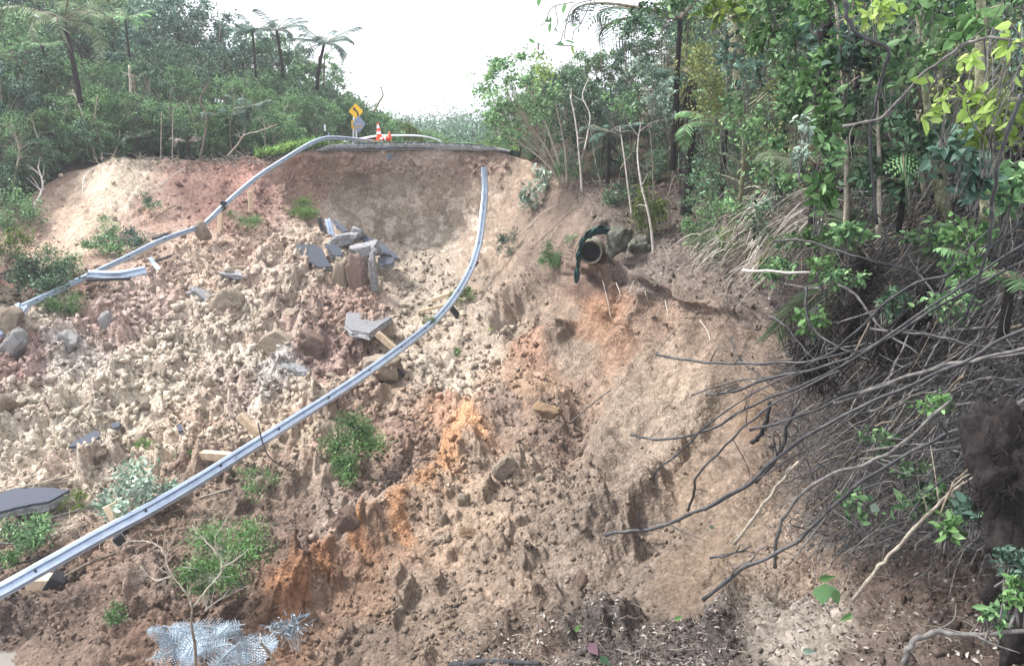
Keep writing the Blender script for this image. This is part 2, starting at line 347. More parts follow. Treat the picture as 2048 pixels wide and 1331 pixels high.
# region table: u, v, colour (albedo), clod amplitude, fine amplitude, streak
def C(r, g, b): return ((r/255.)**2.2, (g/255.)**2.2, (b/255.)**2.2)
RT = [  # u v  rgb  big fine streak
 (120,420,(198,158,128),.05,.05,.4),(230,380,(214,184,150),.05,.05,.5),(180,470,(206,172,138),.05,.05,.4),(300,440,(190,142,116),.08,.06,.3),(400,370,(176,124,102),.10,.07,.2),(480,360,(178,120,98),.12,.08,.2),(520,400,(176,124,104),.12,.07,.2),(430,430,(172,118,98),.10,.07,.1),(60,500,(190,150,120),.08,.06,.1),
 (560,340,(172,122,100),.08,.06,.4),(590,400,(170,124,104),.10,.06,.3),(700,330,(162,126,108),.12,.07,.2),(850,320,(162,130,112),.14,.08,.1),(950,330,(146,112,94),.14,.08,.2),(700,390,(168,142,122),.04,.04,.8),(820,400,(168,142,120),.03,.03,1),(920,400,(158,130,108),.03,.03,1),(760,450,(166,140,118),.03,.03,1),(850,470,(166,142,120),.04,.04,1),
 (1040,380,(160,128,104),.04,.03,1),(1100,420,(168,136,110),.03,.03,1),(1000,500,(156,126,102),.03,.03,1),(1090,520,(160,128,104),.03,.03,1),(1040,600,(158,130,106),.06,.04,.8),(1120,640,(170,136,106),.03,.03,1),(1000,660,(168,144,120),.10,.06,.1),
 (1200,610,(194,132,82),.04,.03,1),(1180,660,(190,136,92),.03,.03,1),(1235,650,(190,138,98),.04,.03,1),(1180,570,(140,104,84),.03,.03,1),(1150,700,(180,148,118),.03,.03,.8),(1300,640,(182,142,110),.04,.03,1),(1400,650,(172,138,110),.04,.04,1),(1350,740,(184,152,120),.05,.04,.9),(1500,700,(152,124,100),.05,.04,.9),(1280,850,(182,152,122),.03,.03,1),(1380,820,(190,160,128),.03,.03,1),(1450,900,(164,132,104),.03,.03,.9),(1520,830,(150,116,84),.05,.04,.6),(1250,940,(168,140,114),.03,.03,.9),
 (1300,530,(150,128,112),.06,.05,0),(1400,540,(146,122,106),.07,.06,0),(1500,580,(140,118,104),.08,.06,0),(1400,450,(96,80,68),.1,.06,0),(1300,430,(110,92,80),.08,.06,0),(1220,430,(130,108,92),.06,.05,0),(1600,400,(70,58,52),.1,.06,0),(1800,300,(54,46,44),.15,.06,0),(2000,300,(50,42,40),.15,.06,0),(1800,600,(74,60,54),.12,.06,0),(1650,700,(90,72,62),.1,.06,.2),(2000,700,(54,46,42),.12,.06,0),
 (1600,900,(120,98,82),.08,.05,.4),(1700,1000,(118,94,78),.09,.05,0),(1900,1000,(92,74,64),.1,.05,0),(1600,1100,(150,122,100),.08,.05,.1),(1800,1150,(120,96,82),.10,.06,0),(1950,1250,(112,90,78),.10,.06,0),(1600,1250,(164,146,130),.08,.05,0),(1750,1300,(126,104,90),.09,.06,0),
 (1400,1000,(168,136,104),.05,.04,.5),(1450,1100,(170,138,104),.03,.03,.7),(1330,1060,(160,132,106),.08,.05,.2),(1350,1150,(160,128,98),.03,.03,.6),(1250,1150,(150,126,104),.08,.05,.1),(1200,1290,(96,84,76),.10,.06,0),(1400,1290,(92,80,74),.10,.06,0),(1050,1300,(126,102,84),.08,.06,0),
 (1150,1000,(164,136,110),.09,.06,0),(1050,950,(164,134,110),.10,.06,.1),(1100,860,(158,124,100),.10,.06,.2),(1150,1100,(158,132,108),.09,.06,0),(1000,1150,(150,122,98),.09,.06,0),(850,1200,(142,116,94),.09,.06,0),(750,1290,(136,110,90),.09,.06,0),(950,1250,(140,114,92),.09,.06,0),
 (1060,730,(196,138,98),.08,.05,.2),(980,780,(176,142,114),.10,.06,.1),(1010,830,(150,120,100),.10,.06,.1),(960,920,(160,130,104),.10,.06,.1),(900,975,(164,134,106),.09,.06,.1),(830,1030,(158,124,96),.09,.06,0),(760,1080,(150,112,84),.09,.06,0),(700,1130,(150,108,80),.09,.06,0),(640,1190,(150,112,86),.09,.06,0),(850,900,(150,116,92),.10,.06,0),(790,960,(152,122,100),.10,.06,0),(740,1015,(160,130,108),.10,.06,0),(670,1070,(164,136,116),.10,.06,0),(600,1120,(120,92,74),.10,.06,0),(880,830,(190,132,92),.12,.06,0),(1060,790,(196,148,104),.08,.05,.1),(950,870,(196,140,88),.10,.06,.1),(900,920,(184,130,82),.10,.06,0),(850,985,(178,128,84),.10,.06,0),(790,1035,(172,120,74),.10,.06,0),(720,1085,(162,110,66),.10,.06,0),(650,1140,(156,104,62),.10,.06,0),(590,1185,(150,100,62),.10,.06,0),(930,990,(170,138,108),.06,.04,.3),(880,1050,(170,136,106),.09,.06,0),
 (780,860,(148,112,90),.10,.06,0),(800,950,(140,110,92),.10,.06,0),(700,1020,(160,134,116),.10,.06,0),(600,1050,(130,102,86),.10,.06,0),(550,1000,(140,112,92),.10,.06,0),(700,1170,(150,112,82),.09,.06,0),
 (900,650,(184,158,132),.13,.07,0),(850,740,(190,164,138),.13,.07,0),(950,720,(180,154,128),.12,.07,0),(780,800,(178,144,116),.13,.07,0),(860,570,(178,154,130),.10,.06,0),(900,780,(188,164,138),.12,.06,0),
 (600,480,(182,150,126),.13,.07,0),(560,560,(196,168,142),.18,.08,0),(680,640,(172,132,112),.18,.08,0),(600,650,(178,146,126),.18,.08,0),(450,620,(204,180,154),.22,.09,0),(400,540,(206,170,140),.18,.08,0),(300,600,(196,160,142),.18,.08,0),(350,700,(200,178,152),.22,.09,0),(200,640,(196,160,142),.2,.09,0),(100,650,(200,178,150),.2,.09,0),(60,720,(170,132,120),.2,.09,0),(150,720,(194,174,160),.2,.09,0),
 (500,700,(204,182,156),.24,.09,0),(550,760,(180,166,156),.2,.08,0),(480,790,(188,160,142),.18,.08,0),(640,700,(166,126,112),.2,.08,0),(300,780,(206,184,156),.22,.09,0),(150,800,(208,186,158),.22,.09,0),(50,850,(206,184,158),.22,.09,0),(400,850,(200,172,142),.18,.08,0),(600,800,(192,166,140),.15,.08,0),(200,900,(200,176,150),.2,.08,0),(80,920,(204,180,150),.2,.08,0),(330,900,(204,178,146),.14,.07,0),(560,860,(192,162,132),.10,.06,0),(600,900,(196,166,134),.09,.06,0),
 (300,480,(186,150,124),.1,.06,0),(450,500,(196,158,132),.16,.08,0),(150,580,(130,104,84),.12,.06,0),(30,560,(90,76,60),.12,.06,0),
 (250,970,(176,150,124),.10,.06,0),(100,1010,(176,150,124),.10,.06,0),(400,960,(160,128,104),.10,.06,0),(450,1030,(136,108,90),.10,.06,0),(330,1060,(140,108,84),.10,.06,0),(200,1120,(142,108,86),.12,.07,0),(60,1120,(140,110,88),.12,.07,0),(300,1150,(136,108,90),.14,.07,0),(130,1210,(124,98,82),.14,.07,0),(40,1240,(116,94,80),.14,.07,0),(250,1220,(128,100,82),.14,.07,0),(480,1180,(120,92,74),.12,.07,0),(150,1290,(128,100,82),.08,.05,0),(60,1290,(132,104,86),.06,.05,0),(300,1290,(130,96,74),.1,.06,0),(-300,700,(196,176,150),.2,.09,0),(-300,1100,(140,108,88),.12,.07,0),(2400,700,(60,50,46),.12,.07,0),(2400,1200,(90,74,64),.12,.07,0)]
RTP = np.array([(r[0], r[1]) for r in RT], float)
RTA = np.array([[*C(*r[2]), r[3], r[4], r[5]] for r in RT])
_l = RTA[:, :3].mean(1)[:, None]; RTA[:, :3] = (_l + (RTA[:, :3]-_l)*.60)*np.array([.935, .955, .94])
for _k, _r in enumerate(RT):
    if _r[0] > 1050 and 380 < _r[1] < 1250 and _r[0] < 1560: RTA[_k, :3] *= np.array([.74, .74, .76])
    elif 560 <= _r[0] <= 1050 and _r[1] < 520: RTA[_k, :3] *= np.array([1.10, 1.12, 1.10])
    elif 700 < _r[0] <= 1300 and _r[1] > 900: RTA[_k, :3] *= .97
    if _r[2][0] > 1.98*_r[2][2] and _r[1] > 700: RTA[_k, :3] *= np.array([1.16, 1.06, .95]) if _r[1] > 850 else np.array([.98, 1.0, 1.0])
def region(u, v, jit=True):
    out = np.zeros((len(u), 6))
    for a in range(0, len(u), 60000):
        x = np.c_[u[a:a+60000], v[a:a+60000]].astype(np.float32)
        if jit:
            q = np.c_[x/60., x[:, :1]*0]; x = x + (np.c_[fbm(q, 4, 21), fbm(q+7, 4, 31)].astype(np.float32)-.5)*70
        d = ((x[:, None, 0]-RTP[None, :, 0])**2 + (x[:, None, 1]-RTP[None, :, 1])**2)
        wgt = 1/(d + 120.)**2.6; out[a:a+60000] = (wgt@RTA)/wgt.sum(1)[:, None]
    return out
# evaluate the table on a coarse lattice, warp + bilinear
gu = np.arange(-600, 2700, 6.); gv = np.arange(-20, 1760, 6.)
LU, LV = np.meshgrid(gu, gv); LAT = region(LU.ravel(), LV.ravel(), False).reshape(len(gv), len(gu), 6)
def reg(u, v):
    q = np.c_[u/45, v/45, u*0]; du = (fbm(q, 5, 21)-.5)*64; dv = (fbm(q+7.7, 5, 31)-.5)*64
    x = np.clip((u+du+600)/6, 0, len(gu)-1.01); y = np.clip((v+dv+20)/6, 0, len(gv)-1.01)
    i = x.astype(int); j = y.astype(int); fx = (x-i)[:, None]; fy = (y-j)[:, None]
    return (LAT[j, i]*(1-fx)+LAT[j, i+1]*fx)*(1-fy) + (LAT[j+1, i]*(1-fx)+LAT[j+1, i+1]*fx)*fy
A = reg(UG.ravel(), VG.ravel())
# normals of the base surface
Bg = B.reshape(nv, nu, 3); Nn = np.cross(np.gradient(Bg, axis=1), np.gradient(Bg, axis=0)).reshape(-1, 3)
Nn /= np.linalg.norm(Nn, axis=1)[:, None]; Nn[np.einsum('ij,ij->i', Nn, B) > 0] *= -1
big, fine, strk = A[:, 3], A[:, 4], A[:, 5]
W = B + (np.c_[vnoise(B*1.7, 1), vnoise(B*1.7+9, 2), vnoise(B*1.7+19, 3)]-.5)*.5
W = W + (np.c_[vnoise(B*7, 4), vnoise(B*7+9, 5), vnoise(B*7+19, 6)]-.5)*.05
d1, d2, r1 = worley(W*np.array([.9, .9, 1.0]), 1); t1 = worley.tilt
e1, e2, r2 = worley(W*2.3, 5); t2 = worley.tilt
f1, f2, r3 = worley(W*5.5, 9); t3 = worley.tilt
g1, g2, r4 = worley(W*12., 13); t4 = worley.tilt
def dome(a, b): return sstep(0, .13, b-a)
big_ = big; bm_ = sstep(.36, .62, fbm(B*.55+31, 4, 240)); big = big*(.45+.75*bm_)
D = big*(dome(d1, d2)*(1.0*r1-.2+1.6*t1)*.85 + dome(e1, e2)*(.1+.8*r2+2.2*t2)*.62 - .45)
sel = sstep(.4, .6, fbm(B*.8+3, 4, 140))
D += fine*(dome(f1, f2)*(.1+.8*r3+1.5*t3)*(.13+.24*sel) + dome(g1, g2)*(.1+.8*r4+1.8*t4)*.2 - .2)
D += fine*.9*(fbm(W*7, 4, 155)-.5)*(1-.55*strk)
D += (big*1.0+.01)*(fbm(W*2.6, 7, 150)-.5)
D += big*2.2*(fbm(B*.45, 4, 40)-.5)
# downhill runnels on the scarps
big = big_
ax_ = np.where(UG.ravel() < 1075, 1, 0); jz = (fbm(B*.6, 3, 57)-.5)*1.2
ac = np.where(ax_, B[:, 0]*.97 + B[:, 2]*.12, B[:, 0]*.83 - B[:, 1]*.55) + jz*.35
al = np.where(ax_, B[:, 2], B[:, 0]*-.45 - B[:, 1]*.7 + B[:, 2]*.5)
fl = np.c_[ac*4.2, al*.55, ac*0+2*ax_]; f2 = np.c_[ac*13, al*1.6, ac*0+5*ax_]
rib = np.abs(fbm(fl, 4, 50)-.5)*2
D += strk*(.22*(fbm(fl, 5, 50)-.5) - .03*np.clip(.25-rib, 0, 1)*4 + .05*(fbm(f2, 4, 58)-.5) + .3*(fbm(B*.7, 3, 55)-.5))
D += (1-strk)*.10*(fbm(np.c_[ac*2.2, al*.5, ac*0+9], 4, 61)-.5)
D += .02*(fbm(B*9, 4, 63)-.5)
# ledges of layered fill in the scarp face
face = strk*sstep(560, 640, UG.ravel())*(1-sstep(960, 1040, UG.ravel()))*(VG.ravel() < 520)
D += face*.02*np.sin(B[:, 2]*9 + 6*fbm(B*.7, 3, 60))
# larger forms: ridges, gullies and steps, given as lines across the slope (u1, v1, u2, v2, half width, height in m)
U1, V1 = UG.ravel(), VG.ravel()
_q = np.c_[U1/40, V1/40, U1*0]; WU = U1 + (fbm(_q, 4, 101)-.5)*46; WV = V1 + (fbm(_q+5, 4, 103)-.5)*46
def seg(a, b, c, d):
    L2 = (c-a)**2+(d-b)**2; t = np.clip(((WU-a)*(c-a)+(WV-b)*(d-b))/L2, 0, 1)
    dx = WU-(a+t*(c-a)); dy = WV-(b+t*(d-b)); return np.hypot(dx, dy), ((c-a)*(WV-b)-(d-b)*(WU-a))/math.sqrt(L2), t
for a, b, c, d, w_, h_ in [(1075,540,955,650,26,.5),(1080,592,1000,655,17,-.55),(960,865,560,1200,30,.28),(1010,905,640,1215,26,-.18),(1110,690,900,880,34,.4),(900,905,760,930,30,-.25),
    (1290,700,1170,1000,30,.35),(1250,690,1120,900,28,-.4),(1450,770,1350,960,16,-.4),(1420,930,1130,1075,30,.35),(1350,1030,1180,1150,30,-.25),(1150,545,1190,575,13,-.4),(1240,545,1215,650,14,-.25),(1290,560,1270,660,12,.25),(1330,575,1320,680,14,-.25),(1380,590,1370,700,12,.2),
    (1160,930,1090,1040,26,-.3),(1100,780,1000,850,22,.3),(560,330,640,450,22,-.5),(520,330,470,420,30,.35),(250,350,190,470,40,.35),(130,360,60,480,30,-.4),(700,320,950,320,20,.18),
    (640,470,560,600,30,.4),(1500,590,1590,640,16,-.3),(1560,760,1500,1000,22,-.45),(1590,800,1560,1000,16,.35),(1600,1120,1560,1190,22,-.4),(1480,1190,1440,1280,24,.3),(750,690,860,740,30,.35),(560,1000,660,1120,40,-.2),(780,500,960,530,16,.35),(60,1230,300,1150,30,.3),(1165,538,1250,538,7,.3),(1250,538,1350,583,7,.3),(1350,583,1480,619,7,.26),(1480,619,1545,649,7,.24),(1165,556,1250,556,9,-.08),(1250,556,1350,602,9,-.08),(640,452,740,486,10,-.2),(560,330,700,312,10,.15),(1060,330,1180,400,9,.15),(200,340,520,330,8,.15),(760,1060,1000,950,30,.15)]:
    dd, sg, t = seg(a, b, c, d); D += h_*np.exp(-(dd/w_)**2)
rr_ = random.Random(5)
def blk(a, b, ln, an, w_, h, fall):
    m = np.nonzero((np.abs(WU-a) < ln+w_*1.5) & (np.abs(WV-b) < ln+w_*1.5))[0]
    ca, sa = math.cos(an), math.sin(an); x = WU[m]-a; y = WV[m]-b; t = np.clip(x*ca+y*sa, -ln, ln)
    q = np.hypot(x-t*ca, y-t*sa)/w_; D[m] += 1.25*h*sstep(1.4, .6, q)*(1-fall*q)
for k in range(150):        # tilted blocks of broken ground in the debris
    a = rr_.uniform(-60, 760); b = rr_.uniform(480, 960)
    if a > 620 and b < 600: continue
    if b < 600 - a*.35 + 30: continue
    ln = rr_.uniform(14, 46)*(.6+b/1400); an = math.radians(rr_.gauss(-38, 22)); w_ = ln*rr_.uniform(.3, .6)*.8
    blk(a, b, ln, an, w_, rr_.uniform(.08, .28)*rr_.choice([1, 1, 1, -.5]), .45)
for k in range(110):        # smaller ones on the nearer slope
    a = rr_.uniform(560, 1350); b = rr_.uniform(620, 1330)
    if a > 1130 and 500 < b < 930: continue
    ln = rr_.uniform(8, 28); an = math.radians(rr_.gauss(-40, 30)); w_ = ln*rr_.uniform(.4, .8)
    blk(a, b, ln, an, w_, rr_.uniform(.06, .2), 0)
lipfade = sstep(0, 1, (VG-lv[None]).ravel()/5.)
T = B + Nn*(D*np.clip(lipfade, .0, 1))[:, None]
TG = T.reshape(nv, nu, 3); AG = A.reshape(nv, nu, 6)
# colour
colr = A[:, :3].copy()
cn = fbm(B*1.3, 6, 70)[:, None]; colr *= (.74 + .52*cn); cs_ = fbm(np.c_[ac*3, al*.5, ac*0], 4, 171)[:, None]; colr *= 1 + (.5*(cs_-.5))*np.clip(strk+.25, 0, 1)[:, None]
colr *= (.82 + .34*r2[:, None]*np.minimum(1, big*8)[:, None] + .10*r3[:, None])
pk = sstep(.50, .66, fbm(B*.9+40, 4, 80))[:, None]*(UG.ravel() < 760)[:, None]*(VG.ravel() > 480)[:, None]*(VG.ravel() < 1000)[:, None]
colr = colr*(1-.35*pk) + np.array([C(150, 112, 100)])*.35*pk
ps = (sstep(.5, .58, fbm(B*1.9+11, 6, 83))*sstep(-1.5, -2.6, B[:, 2]))[:, None]*face[:, None]
colr = colr*(1-.6*ps) + np.array([C(205, 190, 176)])*.6*ps
# a dark humus layer right under the lip on the wooded sides
hum = np.exp(-np.clip((VG-lv[None]).ravel(), 0, None)/np.where(UG.ravel() < 600, 7, 10))*((UG.ravel() < 520) | (UG.ravel() > 1060))
colr = colr*(1-.75*hum[:, None]) + np.array([C(78, 64, 56)])*.75*hum[:, None]
# rows behind the lip: plateau and hill
DY = np.array([.3, .8, 1.6, 2.8, 4.5, 7, 10, 14, 19, 26, 36, 50])
sl = np.interp(us, [-500, 0, 300, 520, 600, 1000, 1080, 1200, 1500, 1800, 2048, 2600], [.30, .22, .10, .03, -.02, -.03, .02, .22, .45, .55, .6, .6])
back = []
L0 = TG[0]
for dy in DY:
    Yb = L0[:, 1] + dy; q = L0*(Yb/L0[:, 1])[:, None]
    q[:, 2] = L0[:, 2] + sl*dy*(1 - np.clip(dy/90, 0, .5)) + (fbm(np.c_[q[:, :2]*.3, q[:, :1]*0], 3, 90)-.5)*np.where(np.abs(us-810) > 230, min(dy, 3)*.5, .05)
    back.append(q)
BK = np.array(back[::-1])
ALL = np.concatenate([BK, TG]); nb = len(BK)
CB = np.tile(np.array([C(64, 56, 46)]), (nb*nu, 1)); colr = np.concatenate([CB, colr])
rows = nv+nb; idx = np.arange(rows*nu).reshape(rows, nu)
F = np.stack([idx[:-1, :-1], idx[1:, :-1], idx[1:, 1:], idx[:-1, 1:]], -1).reshape(-1, 4)
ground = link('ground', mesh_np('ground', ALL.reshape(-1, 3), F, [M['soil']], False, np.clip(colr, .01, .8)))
props(ground, kind='structure')
def gidx(u, v):
    i = int(np.argmin(np.abs(us-u))); j = int(np.argmin(np.abs(VG[:, i]-v))); return j, i
def G(u, v):
    j, i = gidx(u, v); return Vector(TG[j, i])
def Gn(u, v):
    i = np.clip(np.searchsorted(us, u), 0, nu-1); f = (v-lv[i])/(1345-lv[i]); f = np.clip(f, 0, 1)**(1/.96)
    return np.clip((f*559).astype(int), 0, 559), i
def GB(u, dy):
    """point on the ground a distance dy behind the lip"""
    i = int(np.argmin(np.abs(us-u))); d = np.concatenate([[0], DY]); col = np.concatenate([TG[:1, i], BK[::-1][:, i]])
    return Vector([np.interp(dy, d, col[:, k]) for k in range(3)])
NG = Nn.reshape(nv, nu, 3)
print('terrain', len(T))

# far hills under the far-off wood
def hill():
    X, Yv = np.meshgrid(np.linspace(-45, 60, 80), np.linspace(70, 230, 60)); X = X.ravel(); Yv = Yv.ravel()
    z = -4 + (Yv-70)*.05*(.75+.5*fbm(np.c_[X/22, Yv/30, X*0], 3, 4)) + np.clip(X-12, 0, 60)*.12 - np.clip(-X-2, 0, 40)*.02
    i = np.arange(4800).reshape(60, 80); f = np.stack([i[:-1, :-1], i[:-1, 1:], i[1:, 1:], i[1:, :-1]], -1).reshape(-1, 4)
    V = np.c_[X, Yv, z]; o = link('hills', mesh_np('hills', V, f, [M['forest_far']], True)); props(o, kind='structure'); return V
HV = hill()

# ------------------------------------------------------------------ foliage builders
def frames(N, up=.6, rng=RNG):
    n = rng.normal(size=(N, 3)); n /= np.linalg.norm(n, axis=1)[:, None]; n = n + np.array([0, 0, up]); n /= np.linalg.norm(n, axis=1)[:, None]
    t = np.cross(n, rng.normal(size=(N, 3))); t /= np.linalg.norm(t, axis=1)[:, None]; return t, np.cross(n, t), n
LEAF4 = (np.array([(0, 0, 0), (.45, .5, .1), (1, 0, -.12), (.45, -.5, .1)]), [(0, 1, 2, 3)])
LEAFP = (np.array([(0, 0, 0), (.3, .42, .08), (.68, .36, .03), (1, 0, -.12), (.68, -.36, .03), (.3, -.42, .08), (.5, 0, -.03)]),
         [(0, 6, 1), (1, 6, 2), (2, 6, 3), (3, 6, 4), (4, 6, 5), (5, 6, 0)])
def leaves(P0, L, wr=.5, tpl=LEAF4, up=.6, T=None, rng=RNG):
    """one leaf-shaped face (or folded leaf) at every point: returns V, F"""
    P0 = np.asarray(P0, float); N = len(P0); L = np.broadcast_to(L, (N,))
    t, b, n = frames(N, up, rng)
    if T is not None:
        t = T/np.linalg.norm(T, axis=1)[:, None]; b = np.cross(n, t); b /= np.linalg.norm(b, axis=1)[:, None]; n = np.cross(t, b)
    tv, tf = tpl; K = len(tv)
    V = P0[:, None] + (t[:, None]*tv[None, :, :1] + b[:, None]*tv[None, :, 1:2]*wr*1.0 + n[:, None]*tv[None, :, 2:])*L[:, None, None]
    F = (np.array(tf)[None] + (np.arange(N)*K)[:, None, None]).reshape(-1, len(tf[0]))
    return V.reshape(-1, 3), F
def cloud(c, r, n, rng=RNG, shell=.55):
    d = rng.normal(size=(n, 3)); d /= np.linalg.norm(d, axis=1)[:, None]
    return np.asarray(c) + d*np.asarray(r)*(shell + (1-shell)*rng.random((n, 1)))**1.0*rng.random((n, 1))**.25
def tree_proto(seed, H=1.0, spread=.28, clumps=42, per=150, leaf=.02, lo=.25, trunks=1, wr=.5, tpl=LEAF4, csize=.085, tr=.014, lean=.1, flat=.7):
    """returns trunk mesh builder, foliage (V, F) for a tree of height H"""
    rng = np.random.default_rng(seed); rnd = random.Random(seed); tm = MB(); P0 = []; 
    tops = []
    for k in range(trunks):
        a = rnd.uniform(0, 6.28); ln = rnd.uniform(.3, 1)*lean + (.16 if trunks > 1 else 0)
        pts = [Vector((0, 0, -.03*H))]; x = Vector((math.cos(a)*ln*.05, math.sin(a)*ln*.05, 0))
        for j in range(1, 9):
            f = j/8; pts.append(Vector((math.cos(a)*ln*f*H + rnd.uniform(-1, 1)*.018*H, math.sin(a)*ln*f*H + rnd.uniform(-1, 1)*.018*H, f*H*.9)))
        s = .75 if trunks > 1 else 1
        tm.tube(pts, [tr*H*s*(1-.8*j/8) for j in range(9)], 6); tops.append(pts)
    for c in range(clumps):
        pts = tops[c % trunks]; f = lo + (1-lo)*((c+.5)/clumps)**.85
        prof = math.sin(math.pi*min(1, (f-lo*.7)/(1.04-lo*.7)))**.6
        a = rnd.uniform(0, 6.28); rr = spread*H*prof*(.35+.65*rnd.random()**.5)
        ctr = Vector((math.cos(a)*rr, math.sin(a)*rr, 0)); j = f*.9*8; j0 = int(min(7, j)); tp = pts[j0].lerp(pts[j0+1], min(1, j-j0))
        ce = Vector((tp.x*.6, tp.y*.6, f*H)) + ctr
        ji = max(1, int(j*.72)); st = pts[min(ji, 8)]
        mid = st.lerp(ce, .5) + Vector((0, 0, .02*H)); tm.tube([st, mid, ce], [tr*H*.32, tr*H*.22, tr*H*.06], 4, False)
        cs = csize*H*rnd.uniform(.6, 1.3)
        P0.append(cloud(ce, (cs, cs, cs*flat), int(per*rnd.uniform(.6, 1.4)), rng, .3))
        for q in range(2):                                   # stray sprays that roughen the outline
            dd = Vector((rnd.uniform(-1, 1), rnd.uniform(-1, 1), rnd.uniform(-.3, 1))).normalized(); ee = ce + dd*cs*1.5
            tm.tube([ce, ee], [tr*H*.06, tr*H*.03], 3, False)
            P0.append(np.array(ce + dd*cs*.8)[None] + rng.random((int(per*.1), 1))*np.array(dd*cs*.8)[None] + rng.normal(size=(int(per*.1), 3))*cs*.12)
    P0 = np.concatenate(P0); V, F = leaves(P0, leaf*H*rng.uniform(.6, 1.3, len(P0)), wr, tpl, .5, None, rng)
    return tm, V, F
TREES = {}
def proto(kind, **kw):
    tm, V, F = tree_proto(**kw); TREES[kind] = (tm, V, F, {})
proto('broad0', seed=1, clumps=58, per=120, leaf=.028, spread=.33, lo=.18)
proto('broad1', seed=2, clumps=52, per=120, leaf=.026, spread=.30, lo=.22, trunks=2)
proto('broad2', seed=3, clumps=60, per=105, leaf=.031, spread=.36, lo=.12, trunks=3)
proto('slender0', seed=4, clumps=34, per=90, leaf=.027, spread=.20, lo=.42, trunks=1, tr=.011)
proto('slender1', seed=5, clumps=36, per=80, leaf=.027, spread=.24, lo=.45, trunks=3, tr=.009)
proto('bush0', seed=6, clumps=46, per=120, leaf=.042, spread=.48, lo=.05, trunks=3, csize=.14, tr=.012)
proto('bush1', seed=7, clumps=40, per=110, leaf=.050, spread=.55, lo=.04, trunks=4, csize=.16, tr=.012)
proto('near0', seed=8, clumps=46, per=60, leaf=.026, spread=.26, lo=.10, trunks=2, wr=.62, tpl=LEAFP, csize=.075, tr=.008)
proto('near1', seed=9, clumps=54, per=60, leaf=.020, spread=.24, lo=.05, trunks=3, wr=.5, tpl=LEAFP, csize=.07, tr=.007)
proto('near2', seed=10, clumps=60, per=150, leaf=.011, spread=.22, lo=.05, trunks=2, wr=.5, tpl=LEAF4, csize=.07, tr=.008)
def plant_tree(kind, loc, H, leafm, barkm, name, label, cat, group=None, rz=None, wid=1.0):
    tm, V, F, cache = TREES[kind]; k = (leafm, barkm)
    if 't'+barkm not in cache: cache['t'+barkm] = tm.mesh('trunk', M[barkm], (0, 0, 0), True)
    if 'l'+leafm not in cache: cache['l'+leafm] = mesh_np('crown', V, F, [M[leafm]])
    e = empty(name, loc, label, cat, group); e.rotation_euler.z = random.uniform(0, 6.28) if rz is None else rz
    e.scale = (H*wid, H*wid, H)
    link('trunk', cache['t'+barkm], e); link('crown', cache['l'+leafm], e); return e

def frond_geo(L, width, droop, rise, n=26, rng=RNG, tuft=True, sub=0, curl=0):
    """a fern frond along +X: midrib tube (MB) and pinnae (V, F)"""
    mb = MB(); pts = []
    for i in range(13):
        f = i/12; pts.append(Vector((L*math.sin(min(1.5, f*(.9+droop)))/max(.9, (.9+droop)*.8), L*curl*f*f, L*(rise*f - droop*.55*f**2.3))))
    mb.tube(pts, [.012*L*(1-.85*i/12) for i in range(13)], 4)
    Vs = []; Fs = []; k = 0
    for i in range(n):
        f = .12 + .88*i/n; j = f*12; j0 = int(min(11, j)); p = pts[j0].lerp(pts[j0+1], j-j0); t = (pts[j0+1]-pts[j0]).normalized()
        wl = width*L*math.sin(math.pi*min(1, .12+f*.9))**.7*rng.uniform(.85, 1.1)
        side = t.cross(Vector((0, 0, 1))).normalized(); nn = side.cross(t).normalized()
        for s in (-1, 1):
            d = (side*s + t*.35 - Vector((0, 0, 1))*.28*rng.uniform(.5, 1.5)).normalized(); w2 = L/n*.62
            a = p; b = p + d*wl*.5; c = p + d*wl - Vector((0, 0, 1))*wl*.12
            if sub:
                m = sub
                for q in range(m):      # leaflets on both sides of every pinna
                    g = (q+.5)/m; cc = (a.lerp(b, g*2) if g < .5 else b.lerp(c, g*2-1)); ll = w2*1.1*(1-g*.75)
                    for s2 in (-1, 1):
                        dd = (t*s2 + d*.35).normalized(); e2 = d*(wl/m*.30)
                        Vs += [cc-e2, cc+e2, cc+dd*ll*.9+e2*.6, cc+dd*ll*.8-e2*.3]; Fs.append((k, k+1, k+2, k+3)); k += 4
            else:
                Vs += [a-t*w2*.35, b-t*w2*.5, c, b+t*w2*.5, a+t*w2*.35]; Fs.append((k, k+1, k+2, k+3, k+4)); k += 5
    return mb, np.array([tuple(v) for v in Vs]), np.array(Fs)
